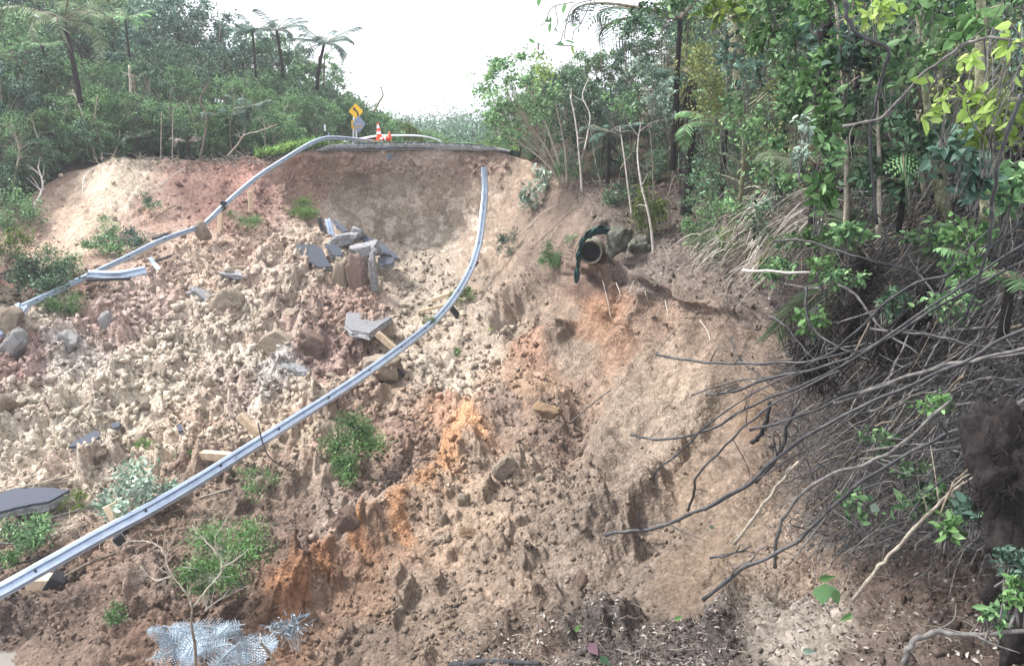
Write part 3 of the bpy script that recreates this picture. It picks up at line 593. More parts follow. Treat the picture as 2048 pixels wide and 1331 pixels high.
def treefern(loc, H, L, nf, leafm, label, name='tree_fern', seed=0, tr=.09, droop=.9, rise=.55, sub=0, lean=(0, 0), dead=0, group=None, n=26, wid=.19, arcs=None, skirt=0):
    e = empty(name, loc, label, 'tree fern', group); rnd = random.Random(seed); rng = np.random.default_rng(seed)
    mb = MB(); pts = [Vector((lean[0]*(i/6)**1.4, lean[1]*(i/6)**1.4, H*i/6 - .15*(i == 0))) for i in range(7)]
    mb.tube([e.location+p for p in pts], [tr*(1.25-.35*i/6) + .01*rnd.random() for i in range(7)], 10); mb.build('trunk', M['barkdark'], e, smooth=True)
    top = pts[-1]; geos = [frond_geo(L, wid, droop*(.8+.3*k), rise*(1.1-.25*k), n, rng, sub=sub, curl=(k-1)*.12) for k in range(3)]
    meshes = [(g[0].mesh('midrib', M['barkmid'], (0, 0, 0)), mesh_np('frond', g[1], g[2], [M[leafm]])) for g in geos]
    for i in range(nf):
        mr, fm = meshes[i % 3]; a = (arcs[i] if arcs else 6.283*i/nf + rnd.uniform(-.2, .2))
        f = link('frond', fm, e, top); f.rotation_euler = (rnd.uniform(-.15, .15), rnd.uniform(-.25, .2), a); s = rnd.uniform(.8, 1.12); f.scale = (s, s, s)
        link('midrib', mr, f)
    if skirt:
        sk = MB()
        for i in range(skirt):
            a = rnd.uniform(0, 6.28); r0 = tr*1.1; z0 = H*rnd.uniform(.45, 1); ll = H*rnd.uniform(.25, .5)
            p0 = e.location + Vector((math.cos(a)*r0, math.sin(a)*r0, z0)); k = rnd.uniform(.12, .45)
            sk.tube([p0, p0 + Vector((math.cos(a)*k, math.sin(a)*k, -ll*.35)), p0 + Vector((math.cos(a)*k*.9, math.sin(a)*k*.9, -ll))], [.02, .018, .008], 4)
        sk.build('dead_frond_skirt', M['barkdark'], e)
    return e
def bush(u, v, wpx, hpx, n, L, leafm, label, cat='shrub', name='shrub', Y=None, wr=.5, tpl=LEAFP, stems=6, barkm='bark', up=.5, group=None, depth=1.0, seed=None, base=None, clumps=7, srad=.008):
    clumps = max(2, min(clumps, n//8))
    """a shrub whose middle stands at pixel (u, v); its stems run to the ground below"""
    rng = np.random.default_rng(seed if seed is not None else int(u*7+v)); rnd = random.Random(int(u*3+v))
    g = G(*(base or (u, min(1340, v+hpx*.42)))); Yc = Y or (g.y - .1)
    if Y is None: Yc = min(g.y, float(G(max(0, u), v).y)) - min(wpx, hpx)*g.y/FPX*.42
    c = P(u, v, Yc); s = Yc/FPX; n = int(n*1.5); rx, rz = wpx*s/2*1.42, hpx*s/2*1.42; ry = min(rx, rz)*depth
    if Y and base is None:
        g = Vector((c.x, c.y, c.z - rz))
    e = empty(name, g, label, cat, group); sm = MB(); P0 = []
    for k in range(clumps):
        d = rng.normal(size=3); d /= np.linalg.norm(d); cc = np.array(c) + d*np.array([rx, ry, rz])*(.25+.45*rnd.random()); q = rnd.uniform(.4, .65)
        P0.append(cloud(cc, (rx*q, ry*q, rz*q), n//clumps, rng, .1))
    for k in range(stems):
        q = P0[k % clumps][k % (n//clumps)]; t = Vector(q); b = g + Vector((rnd.uniform(-.05, .05), rnd.uniform(-.05, .05), -.05))
        m = b.lerp(t, .5) + Vector((rnd.uniform(-1, 1), rnd.uniform(-1, 1), rnd.uniform(-.5, 1)))*rx*.15
        sm.tube(spline([b, m, t], 4), [srad*(1-.08*i) for i in range(9)], 5)
        for z in range(3):
            b2 = m.lerp(t, rnd.random()); t2 = Vector(P0[rnd.randrange(clumps)][rnd.randrange(n//clumps)]); sm.tube([b2, b2.lerp(t2, .5)+Vector((0, 0, .02)), t2], srad*.4, 4)
    P0 = np.concatenate(P0)
    V, F = leaves(P0, L*rng.uniform(.6, 1.25, len(P0)), wr, tpl, up, None, rng)
    link('foliage', mesh_np('foliage', V-np.array(g), F, [M[leafm]]), e)
    sm.build('stem', M[barkm], e, smooth=True); return e


# ================================================================== ROAD AND ITS FURNITURE
def road():
    f = [(632,300,302),(660,289,301),(700,287,302),(760,285.5,300),(840,284.5,299),(900,286,300),(950,289,300),(1000,296,301),(1020,300,303)]
    U = np.linspace(632, 1020, 90); top = np.interp(U, [a[0] for a in f], [a[1] for a in f]); bot = np.interp(U, [a[0] for a in f], [a[2] for a in f])
    Yl = np.array([GB(u, 0).y for u in U]); n = len(U); j = fbm(np.c_[U/12, U*0, U*0], 4, 3)-.5
    front = Pn(U, top+j*1.2, Yl-.28+j*.5); mid = Pn(U, (top+bot)/2+j*2, Yl-.34+j*.3+RNG.normal(size=n)*.03); low = Pn(U, bot+1+j*3, Yl-.22+j*.3)
    rows = []
    for d in (1.5, 4, 9, 18, 30):
        q = front.copy(); q[:, 1] += d; q[:, 0] *= 1+.012*d*0; q[:, 0] += (d*.05); q[:, 2] += np.where(d > 5, -.02*(d-5), 0); rows.append(q)
    V = np.concatenate([low, mid, front]+rows); k = 3+len(rows); idx = np.arange(k*n).reshape(k, n)
    F = np.stack([idx[:-1, :-1], idx[:-1, 1:], idx[1:, 1:], idx[1:, :-1]], -1).reshape(-1, 4)
    mi = np.repeat([0, 0, 1, 1, 1, 1, 1], n-1)
    o = link('road', mesh_np('road', V, F, [M['gravel'], M['asphalt']], False, None, mi)); props(o, kind='structure')
    # thin bituminous lip along the broken edge
    s = MB(); s.tube([Vector(front[i])+Vector((0, -.03, -.01)) for i in range(18, n-6, 2)], .025, 5); s.tube([Vector(low[i])*.5+Vector(mid[i])*.5+Vector((0,-.06,0)) for i in range(6, n-34, 2)], .03, 5)
    o = s.build('asphalt_edge', M['asphalt']); props(o, kind='structure')
road()
RZ = GB(780, 0).z + .12
# ---- W-beam guardrails
PROF = [(-.156, .0), (-.140, .012), (-.112, .078), (-.052, .082), (-.026, .006), (.026, .006), (.052, .082), (.112, .078), (.140, .012), (.156, .0)]
def wbeam(mb, pts, face, k=8, scale=1.0, th=.006):
    """sweep the W profile; face = list of directions the ribs point to, one per control point"""
    path = spline(pts, k); fc = spline(face, k); n = len(PROF)
    V = []; m = len(path)
    for i, p in enumerate(path):
        t = (path[min(i+1, m-1)]-path[max(i-1, 0)]).normalized(); f = fc[i]; f = (f - t*f.dot(t)).normalized(); a = f.cross(t)
        for side in (0, 1):
            for (x, d) in PROF: V.append(p + a*x*scale + f*(d*scale - side*th))
    F = []
    for i in range(m-1):
        o = i*2*n; q = o+2*n
        for j in range(n-1):
            F += [(o+j, o+j+1, q+j+1, q+j), (o+n+j, q+n+j, q+n+j+1, o+n+j+1)]
        F += [(o, q, q+n, o+n), (o+n-1, o+2*n-1, q+2*n-1, q+n-1)]
    mb.add(V, F); return path, fc
def face_cam(p, up=.55, side=0): return (-Vector(p).normalized() + Vector((side, 0, up))).normalized()
def post_at(root, c, d, L, w=.15, h=.2, mat='timber', name='post', up=Vector((0, 0, 1))):
    d = Vector(d).normalized(); x = d.cross(up).normalized(); y = d.cross(x); Mx = Matrix((x, y, d)).transposed()
    mb = MB(); mb.box(Vector(c)+d*L/2, (w, h, L), Mx); o = mb.build(name, M[mat], root)
    bv = o.modifiers.new('b', 'BEVEL'); bv.width = .012; bv.segments = 1; return o
def bolts(root, path, fc, step, s=1.0):
    acc = 0; mb = MB()
    for i in range(1, len(path)):
        acc += (path[i]-path[i-1]).length
        if acc > step:
            acc = 0; t = (path[i]-path[i-1]).normalized(); f = (fc[i]-t*fc[i].dot(t)).normalized()
            mb = MB(); mb.tube([path[i]+f*.0, path[i]+f*.035], .022*s, 6); mb.build('bolt', M['dark_timber'], root)
# long rail hanging down the middle of the slide
RL = [(968,334,33.2),(970,380,33.0),(966,430,32.4),(957,490,31.3),(938,545,29.4),(905,600,27.2),(865,645,25.0),(800,697,22.4),(700,768,19.6),(600,832,17.5),(500,895,15.8),(400,958,14.3),(300,1017,13.1),(200,1070,12.3),(100,1126,11.7),(-20,1192,11.1),(-150,1252,10.7)]
def onto(L, gap=.16):
    sp = spline([Vector(q) for q in L], 6); Yv = []
    for q in sp:
        u, v, Y = q
        if v > 470 and -40 <= u:
            j, i = gidx(u, v); blkk = TG[max(0, j-9):j+10, max(0, i-10):i+11, 1]; Y = min(Y, np.percentile(blkk, 8)-gap)
        Yv.append(Y)
    Yv = np.array(Yv); Yv = np.array([Yv[max(0, i-2):i+3].min() for i in range(len(Yv))]); Yv = np.convolve(np.pad(Yv, 3, 'edge'), np.ones(7)/7, 'valid')
    return [P(q[0], q[1], y) for q, y in zip(sp, Yv)][::2]
pts = onto(RL)
e = empty('guardrail', pts[30], 'long curved galvanised guardrail hanging from the scarp and crossing the middle of the debris', 'guardrail')
mb = MB(); path, fc = wbeam(mb, pts, [face_cam(p, .5, .12) for p in pts], 8, .86); mb.build('beam', M['steel'], e); bolts(e, path, fc, 1.9)
def rp(u, v, Y, du, dv, dY, L, mat='timber', w=.15, h=.2):
    """a post from the pixel towards another"""
    a = P(u, v, Y); b = P(u+du, v+dv, Y+dY); post_at(e, a, b-a, L, w, h, mat)
def rpost(x, t0, uv1, uv2, Y1, Y2, w=.12, h=.17, mat='timber'):
    a = P(uv1[0], uv1[1], Y1); b = P(uv2[0], uv2[1], Y2); return post_at(x, a, b-a, (b-a).length, w, h, mat)
for (a, b, c, d, Y, ww) in [(218,1008,246,1062,12.75,.17),(62,1168,118,1166,11.8,.26),(402,909,462,913,15.0,.16),(478,830,518,868,16.8,.16),(628,768,668,790,19.3,.14),(754,666,792,700,22.9,.17),(866,600,935,576,28.6,.14),(836,623,905,606,27.4,.1),(660,648,700,652,25,.12)][:8]:
    Y = min(Y, Yt((a+c)/2, (b+d)/2)-.05); rpost(e, 0, (a, b), (c, d), Y, Y-.1, ww, ww*1.15)
for (a, b, c, d, Y, ww) in [(236,1068,258,1092,12.3,.2),(96,1160,126,1172,11.6,.3),(660,800,680,818,18.9,.2),(742,752,768,762,21.3,.2),(795,738,822,764,21.4,.09),(900,612,918,634,27.0,.2),(940,520,955,528,30.3,.22),(915,572,940,580,28.6,.2)]:
    Y = min(Y, Yt((a+c)/2, (b+d)/2)-.02); rpost(e, 0, (a, b), (c, d), Y, Y+.05, ww, ww*1.1, 'dark_timber')
# left rail
LL = [(-40,650,22.2),(45,613,23.6),(110,583,24.8),(175,552,26.0),(245,519,27.4),(320,482,29.4),(395,455,31.4),(412,445,31.8),(440,418,32.6),(480,382,33.6),(520,350,34.4),(560,324,35.2),(600,299,35.8),(628,284,36.2),(656,276,36.8),(700,278,38.5),(740,283,40.2),(765,288,41.5)]
pts = onto(LL, .1)
e = empty('guardrail', pts[8], 'kinked galvanised guardrail slanting from the road edge down past the left bank', 'guardrail')
mb = MB(); path, fc = wbeam(mb, pts, [face_cam(p, .12, .4) for p in pts], 8, .66); mb.build('beam', M['steel'], e); bolts(e, path, fc, 1.9)
rpost(e, 0, (499,382), (502,424), 33.5, 33.6, .17, .2); rpost(e, 0, (441,418), (440,468), 32.5, 32.2, .2, .2); rpost(e, 0, (447,402), (446,420), 32.5, 32.5, .22, .2, 'dark_timber')
rpost(e, 0, (270,510), (330,476), 28.2, 29.4, .2, .22); rpost(e, 0, (310,482), (334,472), 29.1, 29.6, .3, .3, 'dark_timber')
rpost(e, 0, (652,262), (652,280), 37.2, 37.2, .13, .13, 'dark_timber')
# loose pieces
def piece(uvy, label, faceup=.5, sc=1.0, mat='steel', side=0, group=None):
    pts = [P(*q) for q in uvy]; mb = MB(); wbeam(mb, pts, [face_cam(p, faceup, side) for p in pts], 4, sc)
    o = mb.build('guardrail_section', M[mat], None, pts[0]); props(o, label, 'guardrail', group); return o
piece([(176,549,25.6),(240,550,25.6),(292,540,25.9)], 'short torn guardrail section lying level on the debris below the left rail', .2)
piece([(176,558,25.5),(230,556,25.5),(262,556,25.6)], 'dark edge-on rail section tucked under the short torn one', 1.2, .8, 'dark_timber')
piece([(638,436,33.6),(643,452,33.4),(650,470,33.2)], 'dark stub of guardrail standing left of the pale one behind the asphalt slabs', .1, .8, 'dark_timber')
piece([(655,438,33.6),(659,452,33.4),(664,472,33.2)], 'pale ribbed guardrail stub standing upright behind the asphalt slabs', .1, .9)
piece([(-8,668,21.6),(15,650,21.9),(45,612,22.8)], 'wide bent rail end curling at the left edge of the debris', .6, 1.3)
piece([(688,283,40),(720,278,40),(755,272,40.5),(800,271,41.5),(840,272,42.5),(866,277,43.5),(882,283,44)], 'thin white rail arched along the far side of the broken road', 1.4, .45, 'white')
piece([(300,515,27.6),(310,530,27.4),(318,538,27.2)], 'small grey bent metal strip sticking out of the debris below the left rail', .3, .5)
b = MB(); b.tube(spline([P(312,521,27.2), P(330,516,27.2), P(342,511,27.4)], 4), .05, 6); props(b.build('broken_post', M['dark_timber']), 'dark broken post lying beside the grey metal strip', 'post')

# ---- sign, marker post, cones
def sign():
    Y = 44; base = P(712, 287, Y); s = Y/FPX; e = empty('road_sign', base, 'yellow diamond curve sign above a grey sign back on a white pole', 'road sign')
    mb = MB(); mb.tube([base-Vector((0, 0, .2)), P(713, 262, Y), P(715, 215, Y)], .055, 8); mb.build('pole', M['white'], e)
    mb = MB(); mb.tube([P(706, 287, Y+.3)-Vector((0, 0, .2)), P(708, 220, Y+.3)], .05, 8); mb.build('pole', M['white'], e)
    def plate(u, v, r, y, mat, name, rot=45, rx=1, parent=e):
        c = P(u, v, y); q = MB(); L = r*s; ring = []
        for k in range(4):
            for j in (-1, 0, 1):
                a = R(90*k + j*9)+R(rot-45); rr = L*(1 if j == 0 else .93); ring.append((math.sin(a)*rr*rx, math.cos(a)*rr))
        V = [c+Vector((x, -.02, z)) for x, z in ring]+[c+Vector((x, .02, z)) for x, z in ring]; n = len(ring)
        q.add(V, [tuple(range(n)), tuple(range(2*n-1, n-1, -1))]+[(i, i+n, (i+1) % n+n, (i+1) % n) for i in range(n)])
        return q.build(name, M[mat], parent)
    p = plate(712, 223, 14.2, Y-.12, 'yellow', 'diamond_plate', 45, .93)
    plate(712, 223, 15, Y-.095, 'black', 'plate_border', 45, .93) if False else None
    # arrow curving up to the left
    c = P(712, 223, Y-.15); q = MB(); k = s
    def poly(pl, th=.012):
        V = [c+Vector((x*k, -th, -z*k)) for x, z in pl]+[c+Vector((x*k, 0, -z*k)) for x, z in pl]; n = len(pl)
        q.add(V, [tuple(range(n)), tuple(range(2*n-1, n-1, -1))]+[(i, i+n, (i+1) % n+n, (i+1) % n) for i in range(n)])
    poly([(2.2, 9), (5, 9), (4.9, 5), (3.6, 1), (1.4, -2), (-1.2, -4.4), (-2.8, -2.2), (-.4, .2), (1.4, 2.6), (2.3, 5.6)]); poly([(-6.2, -6.4), (-.2, -7.2), (-3.9, -.6)], .016)
    q.build('arrow', M['black'], e)
    b = plate(718, 248, 15.4, Y-.25, 'signgrey', 'grey_sign_back', 45, .80)
    cc = P(718, 252.5, Y-.28); q = MB(); q.box(cc, (11*s, .008, 5.2*s)); st = q.build('sticker', M['yellow'], e)
    q = MB(); q.box(cc+Vector((0, -.006, 0)), (9.4*s, .006, 3.4*s)); q.build('sticker_panel', M['signgrey'], e)
    q = MB()
    for i in range(7): q.box(cc+Vector(((-3.6+i*1.2)*s, -.011, .2*s*(i % 2))), (.7*s, .004, 1.5*s))
    q.build('lettering', M['black'], e)
    q = MB(); q.box(P(709, 249.5, Y-.05), (12*s, .03, 15*s)); q.build('yellow_side_plate', M['yellow'], e)
sign()
Ym = 41; bm = P(650, 285, Ym); e = empty('marker_post', bm, 'slim white marker post standing behind the kink of the left guardrail', 'marker post')
s_ = Ym/FPX; mb = MB(); mb.box(P(650, 257, Ym), (3.2*s_, .04, 15*s_)); mb.build('white_blade', M['white'], e)
mb = MB(); mb.box(P(651, 274, Ym), (3.6*s_, .05, 22*s_)); mb.build('dark_base', M['dark_timber'], e)
bm = P(657.5, 285, 40); mb = MB(); mb.tube([bm, P(657.5, 265, 40)], .045, 8); props(mb.build('short_post', M['signgrey'], None, bm), 'short grey post right of the slim white marker post', 'post')
def cone(base, h, axis, label, r0=.17, bands=True):
    e = empty('traffic_cone', base, label, 'traffic cone'); ax = Vector(axis).normalized(); x = ax.orthogonal().normalized()
    if abs(ax.z) > .9: x = Vector((1, 0, 0))
    y = ax.cross(x)
    def fr(name, t0, t1, ra, rb, mat, pr=0):
        mb = MB(); mb.tube([base+ax*h*t0, base+ax*h*t1], [ra+pr, rb+pr], 20); return mb.build(name, M[mat], e, smooth=False)
    rad = lambda t: r0*(1-t)+.035*t
    fr('body', .03, .36, rad(0)*1.05, rad(.36), 'orange'); fr('white_band', .36, .52, rad(.36), rad(.52), 'white', .003); fr('body', .52, .68, rad(.52), rad(.68), 'orange'); fr('white_band', .68, .88, rad(.68), rad(.88), 'white', .003); fr('tip', .88, 1, rad(.88), rad(1), 'orange')
    mb = MB(); mb.box(base+ax*.02, (.46, .46, .05), Matrix((x, y, ax)).transposed()); o = mb.build('base_plate', M['orange'], e)
    b = o.modifiers.new('b', 'BEVEL'); b.width = .02; b.segments = 2; return e
cone(P(759.5, 281.5, 40), .92, (-.07, 0, 1), 'tall orange traffic cone with white bands standing at the broken road edge')
cone(P(781, 275.5, 39.6), .62, (-1, .12, -.12), 'orange traffic cone knocked over on its side beside the standing one', .2)

# ================================================================== ASPHALT SLABS, SOIL BLOCKS, BOULDERS
def slab(poly, Y, label, dY=None, th=.22, side='gravel', top='asphalt', name='asphalt_slab', nrm=None, group='broken asphalt slabs'):
    """a broken plate: outline in pixels at distance Y (dY: distance change per px downwards)"""
    cx = sum(p[0] for p in poly)/len(poly); cy = sum(p[1] for p in poly)/len(poly); dd = dY if dY is not None else -.03
    pl = []; rd = random.Random(int(cx))
    for i, p in enumerate(poly):
        q = poly[(i+1) % len(poly)]; pl.append(p)
        for f in (.33, .67): pl.append((p[0]+(q[0]-p[0])*f+rd.uniform(-1.4, 1.4), p[1]+(q[1]-p[1])*f+rd.uniform(-1.4, 1.4)))
    us_ = [p[0] for p in poly]; vs_ = [p[1] for p in poly]; j0, i0 = gidx(max(0, min(us_)), min(vs_)); j1, i1 = gidx(max(0, max(us_)), max(vs_))
    need = np.percentile(TG[min(j0, j1):max(j0, j1)+1, min(i0, i1):max(i0, i1)+1, 1], 8)-.2; Y = min(Y, need)
    V = [P(u, v, Y+(v-cy)*dd) for u, v in pl]; c = sum(V, Vector())/len(V)
    n = Vector((0, 0, 0))
    for i in range(len(V)): n += (V[i]-c).cross(V[(i+1) % len(V)]-c)
    n.normalize(); n = n if n.dot(c) < 0 else -n
    e = empty(name, c, label, 'asphalt slab', group); k = len(V)
    mb = MB(); mb.add(V+[v-n*.05 for v in V], [tuple(range(k)), tuple(range(2*k-1, k-1, -1))]+[(i, i+k, (i+1) % k+k, (i+1) % k) for i in range(k)]); mb.build('surface', M[top], e)
    mb = MB(); nl = 4; VV = []
    for l in range(nl): VV += [c+(v-c)*(.99+.03*(l > 0)+rd.uniform(-.03, .05)) - n*(.052+th*l/(nl-1)+rd.uniform(-.02, .03)*(l > 0)) for v in V]
    mb.add(VV, [tuple(range(k)), tuple(range(nl*k-1, (nl-1)*k-1, -1))]+[(l*k+i, (l+1)*k+i, (l+1)*k+(i+1) % k, l*k+(i+1) % k) for l in range(nl-1) for i in range(k)]); mb.build('gravel_base', M[side], e)
    return e
slab([(591,490),(626,488),(645,498),(652,515),(660,533),(640,534),(618,524),(600,508)], 30.7, 'largest tilted asphalt slab, smooth and dark, left of the soil pillars', -.02, .45, group=None)
slab([(648,487),(668,490),(683,505),(680,512),(664,516)], 31.3, 'dark asphalt slab leaning right against the largest one', -.02, .2)
slab([(664,486),(680,495),(686,508),(672,512),(655,496)], 31.0, 'narrow split asphalt slab just behind the soil pillars', -.02, .15)
slab([(690,513),(709,512),(706,526),(692,525)], 30.0, 'small square of asphalt visible between the two soil pillars', -.02, .15)
slab([(748,474),(770,490),(782,500),(778,511),(764,507),(750,490)], 32.2, 'steep asphalt slab leaning on the foot of the scarp', -.04, .25)
slab([(756,514),(790,514),(784,526),(760,532)], 31.0, 'dark low asphalt slab right of the gravel pillar', -.03, .2)
slab([(716,462),(740,474),(748,480),(726,484)], 32.8, 'asphalt slab wedged behind the pale gravel block', -.03, .15)
slab([(664,438),(690,452),(696,462),(686,462),(672,452)], 34.0, 'thin asphalt strip highest up against the scarp', -.04, .1)
slab([(722,488),(752,490),(758,498),(736,496)], 31.8, 'flat asphalt sliver in the middle of the gravel', -.03, .1)
slab([(782,500),(796,512),(800,518),(790,516),(780,508)], 31.6, 'rightmost asphalt chip touching the scarp foot', -.03, .12)
slab([(694,624),(745,625),(784,634),(762,648),(738,666),(704,660),(690,648)], 24.0, 'broad pale grey slab lying flat in the debris below the pillars', -.06, .15, top='road_grey', group=None)
slab([(136,893),(150,880),(190,860),(200,866),(190,880),(165,890)], 16.6, 'small dark asphalt slab in the pale debris at the left', -.02, .08)
slab([(0,985),(30,975),(90,974),(140,978),(96,1002),(50,1010),(-10,1024)], 14.3, 'large dark asphalt slab at the left edge under fallen branches', -.03, .12, group=None)
slab([(222,845),(240,842),(238,852),(226,856)], 17.6, 'tiny dark asphalt chip in the pale debris', -.02, .06)
slab([(352,850),(362,846),(366,858),(356,862)], 17.3, 'tiny blue-grey asphalt chip near the middle of the debris', -.02, .05)
slab([(773,308),(784,308),(782,318),(776,321)], 37.6, 'small dark asphalt scrap stuck in the top of the scarp', -.01, .05)
def rockmesh(seed, sub=3, rough=.35, flat=(1, 1, 1)):
    import bmesh
    bm = bmesh.new(); bmesh.ops.create_icosphere(bm, subdivisions=sub, radius=.5); V = np.array([v.co[:] for v in bm.verts]); F = np.array([[v.index for v in f.verts] for f in bm.faces]); bm.free()
    rg = np.random.default_rng(seed); off = rg.random(3)*50; U = V/np.linalg.norm(V, axis=1)[:, None]
    r = np.full(len(V), .5)
    for k in range(8):                                     # chop with planes: facets
        d = rg.normal(size=3); d /= np.linalg.norm(d); h = rg.uniform(.2, .4); c = U@d; r = np.where(c*r > h, h/np.maximum(c, .05), r)
    r *= 1 + rough*(fbm(U*2.2+off, 4, 1)-.5) + .3*(fbm(U*6+off, 4, 2)-.5)
    return U*r[:, None]*np.array(flat), F
def block(cu, cv, wpx, hpx, Y, mat, label, seed, tilt=0, depth=.8, name='soil_block', cat='soil block', power=.42):
    if cat == 'boulder' and power == .42: power = .8
    """an upright block of soil with broken faces"""
    V, F = rockmesh(seed, 4, .3); U = V/np.abs(V).max(0); V = np.sign(U)*np.abs(U)**power*.5
    V += (fbm(V*5+seed, 5, 3)[:, None]-.5)*.42*V/np.linalg.norm(V, axis=1)[:, None] + (worley(V*6+seed, 2)[0][:, None]-.4)*.16*V
    s = Y/FPX; V = V*np.array([wpx*s, depth*wpx*s, hpx*s]); c, sn = math.cos(R(tilt)), math.sin(R(tilt)); V = V@np.array([[c, 0, -sn], [0, 1, 0], [sn, 0, c]])
    o = link(name, mesh_np(name, V, F, [M[mat]]), None, P(cu, cv, Y)); return props(o, label, cat)
block(681,552,34,86,29.6,'clod_beige','tall pale pillar of soil in front of the largest asphalt slab',3,4)
block(716,560,40,104,29.4,'clod_red','reddish pillar of soil standing right of the pale one',4,-3)
block(748,552,13,100,29.3,'gravel','thin upright gravel plate on the right side of the reddish pillar',5,-4,1.6)
block(638,566,24,50,29,'clod_beige','short pale lump of soil left of the pillars',6,14)
block(712,470,26,28,32.9,'gravel','pale grey gravel block among the asphalt slabs',7,20,name='gravel_block',cat='gravel block')
block(690,478,64,26,32.6,'gravel','heap of light grey road gravel between the slabs',8,-10,name='gravel_block',cat='gravel block')
block(730,502,60,30,31.4,'gravel','crumbling grey gravel block above the reddish pillar',9,-12,name='gravel_block',cat='gravel block')
block(620,524,50,20,30.9,'gravel','grey gravel ledge under the largest asphalt slab',10,-24,name='gravel_block',cat='gravel block')
block(404,466,26,40,30.8,'clod_beige','pale wedge of soil right under the kink of the left rail',11,-20)
block(20,640,44,60,21.6,'clod_beige','pale block of soil at the left edge beside the rail end',12,30)
block(455,610,52,64,26,'clod_beige','tilted pale soil block in the middle of the debris',13,40)
block(430,640,30,50,25.2,'clod_beige','slanting pale slab of soil left of the tilted block',14,44)
block(560,690,70,54,23,'clod_beige','broad pale soil block below the middle of the debris',15,36)
block(625,690,60,40,23,'clod_red','reddish soil block beside the broad pale one',16,30)
block(470,548,60,12,28.6,'gravel','long light grey sliver of road base high in the debris',17,8,name='gravel_block',cat='gravel block')
block(590,745,60,34,21.4,'gravel','grey lump of road base in the lower debris',18,18,name='gravel_block',cat='gravel block')
block(400,590,50,18,27,'gravel','grey streak of road base in the upper debris',19,30,name='gravel_block',cat='gravel block')
block(130,690,46,56,21.8,'clod_grey','grey and red broken block at the left of the debris',20,35)
block(215,655,30,64,23.4,'clod_grey','grey leaning slab of road base below the torn rail section',21,-12)
block(30,690,40,70,21,'clod_grey','dark layered grey block at the left edge',22,38)
block(1098,822,64,30,16.1,'clod_orange','large flat brown boulder on the orange streak',23,8,name='boulder',cat='boulder')
block(1010,935,40,56,14.3,'clod_beige','tall pale block leaning on the slope above the brown stones',24,42)
block(940,1068,50,26,12.1,'clod_orange','largest angular brown stone on the lower slope',25,14,name='boulder',cat='boulder')
block(880,1082,34,26,12.1,'clod_beige','angular tan stone left of the largest one',26,-20,name='boulder',cat='boulder')
block(1078,955,26,20,13.4,'clod_beige','small pale stone below the smooth cliff',27,10,name='boulder',cat='boulder')
block(925,1000,34,36,13.5,'clod_beige','pale greyish stone in the middle of the lower slope',28,10,name='boulder',cat='boulder')
block(955,1195,50,34,10.05,'clod_beige','pale cracked stone near the bottom centre',29,20,name='boulder',cat='boulder')
block(760,735,90,50,21.6,'clod_beige','big rounded soil mound above the rail',31,6)
block(690,1050,70,70,12.6,'clod_red','pinkish mound of soil beside the orange streak',32,40)
block(1040,965,18,14,13.3,'clod_beige','palest small stone left of the tiny ledge',33,0,name='boulder',cat='boulder')
# numbered clods: one mesh per shape and colour
CM = ['clod_beige', 'clod_red', 'clod_orange', 'clod_brown', 'clod_grey']; RK = {}
for sd_ in range(7):
    V, F = rockmesh(100+sd_, 3)
    for m in CM: RK[sd_, m] = mesh_np('boulder', V, F, [M[m]])
rd = random.Random(3); nb_ = 0
CN = {'clod_beige': 'pale beige', 'clod_red': 'reddish', 'clod_orange': 'orange brown', 'clod_brown': 'dull brown', 'clod_grey': 'greyish'}
while nb_ < 140:
    u = rd.uniform(-10, 1420); v = rd.uniform(470, 1325)
    if v < 640-.35*u+20 and u < 560: continue
    if u > 560 and v < 600: continue
    if u > 1000 and v < 760 : continue
    if u > 1120 and v < 950: continue
    left = (u < 720 and v < 1010)
    if not left and rd.random() < .8: continue
    p = G(u, v); m = rd.choice(['clod_beige']*9+['clod_red', 'clod_brown']) if left else rd.choice(['clod_brown']*6+['clod_beige', 'clod_red'])
    if not left and abs((u-600)*-.95-(v-1190)) < 45 and 560 < u < 1000: m = 'clod_orange'
    sz = (.2+.42*rd.random()**3) if left else (.12+.24*rd.random()**3)
    o = link('boulder', RK[rd.randrange(7), m], None, p + Vector((0, 0, sz*.12))); o.rotation_euler = [rd.uniform(0, 6.3) for _ in range(3)]
    o.scale = (sz*rd.uniform(.8, 1.4), sz*rd.uniform(.7, 1.1), sz*rd.uniform(.6, 1))
    zone = ('lying in the pale debris left of the long rail' if u < 720 and v < 1010 and v < 640+(720-u)*.6 else 'lying beside the lower part of the long rail' if u < 640 else 'lying on the rubble slope right of the long rail' if v < 900 else 'lying on the lower slope below the cliffs')
    props(o, CN[m]+' clod of earth '+zone, 'boulder', CN[m]+' clods '+zone); nb_ += 1
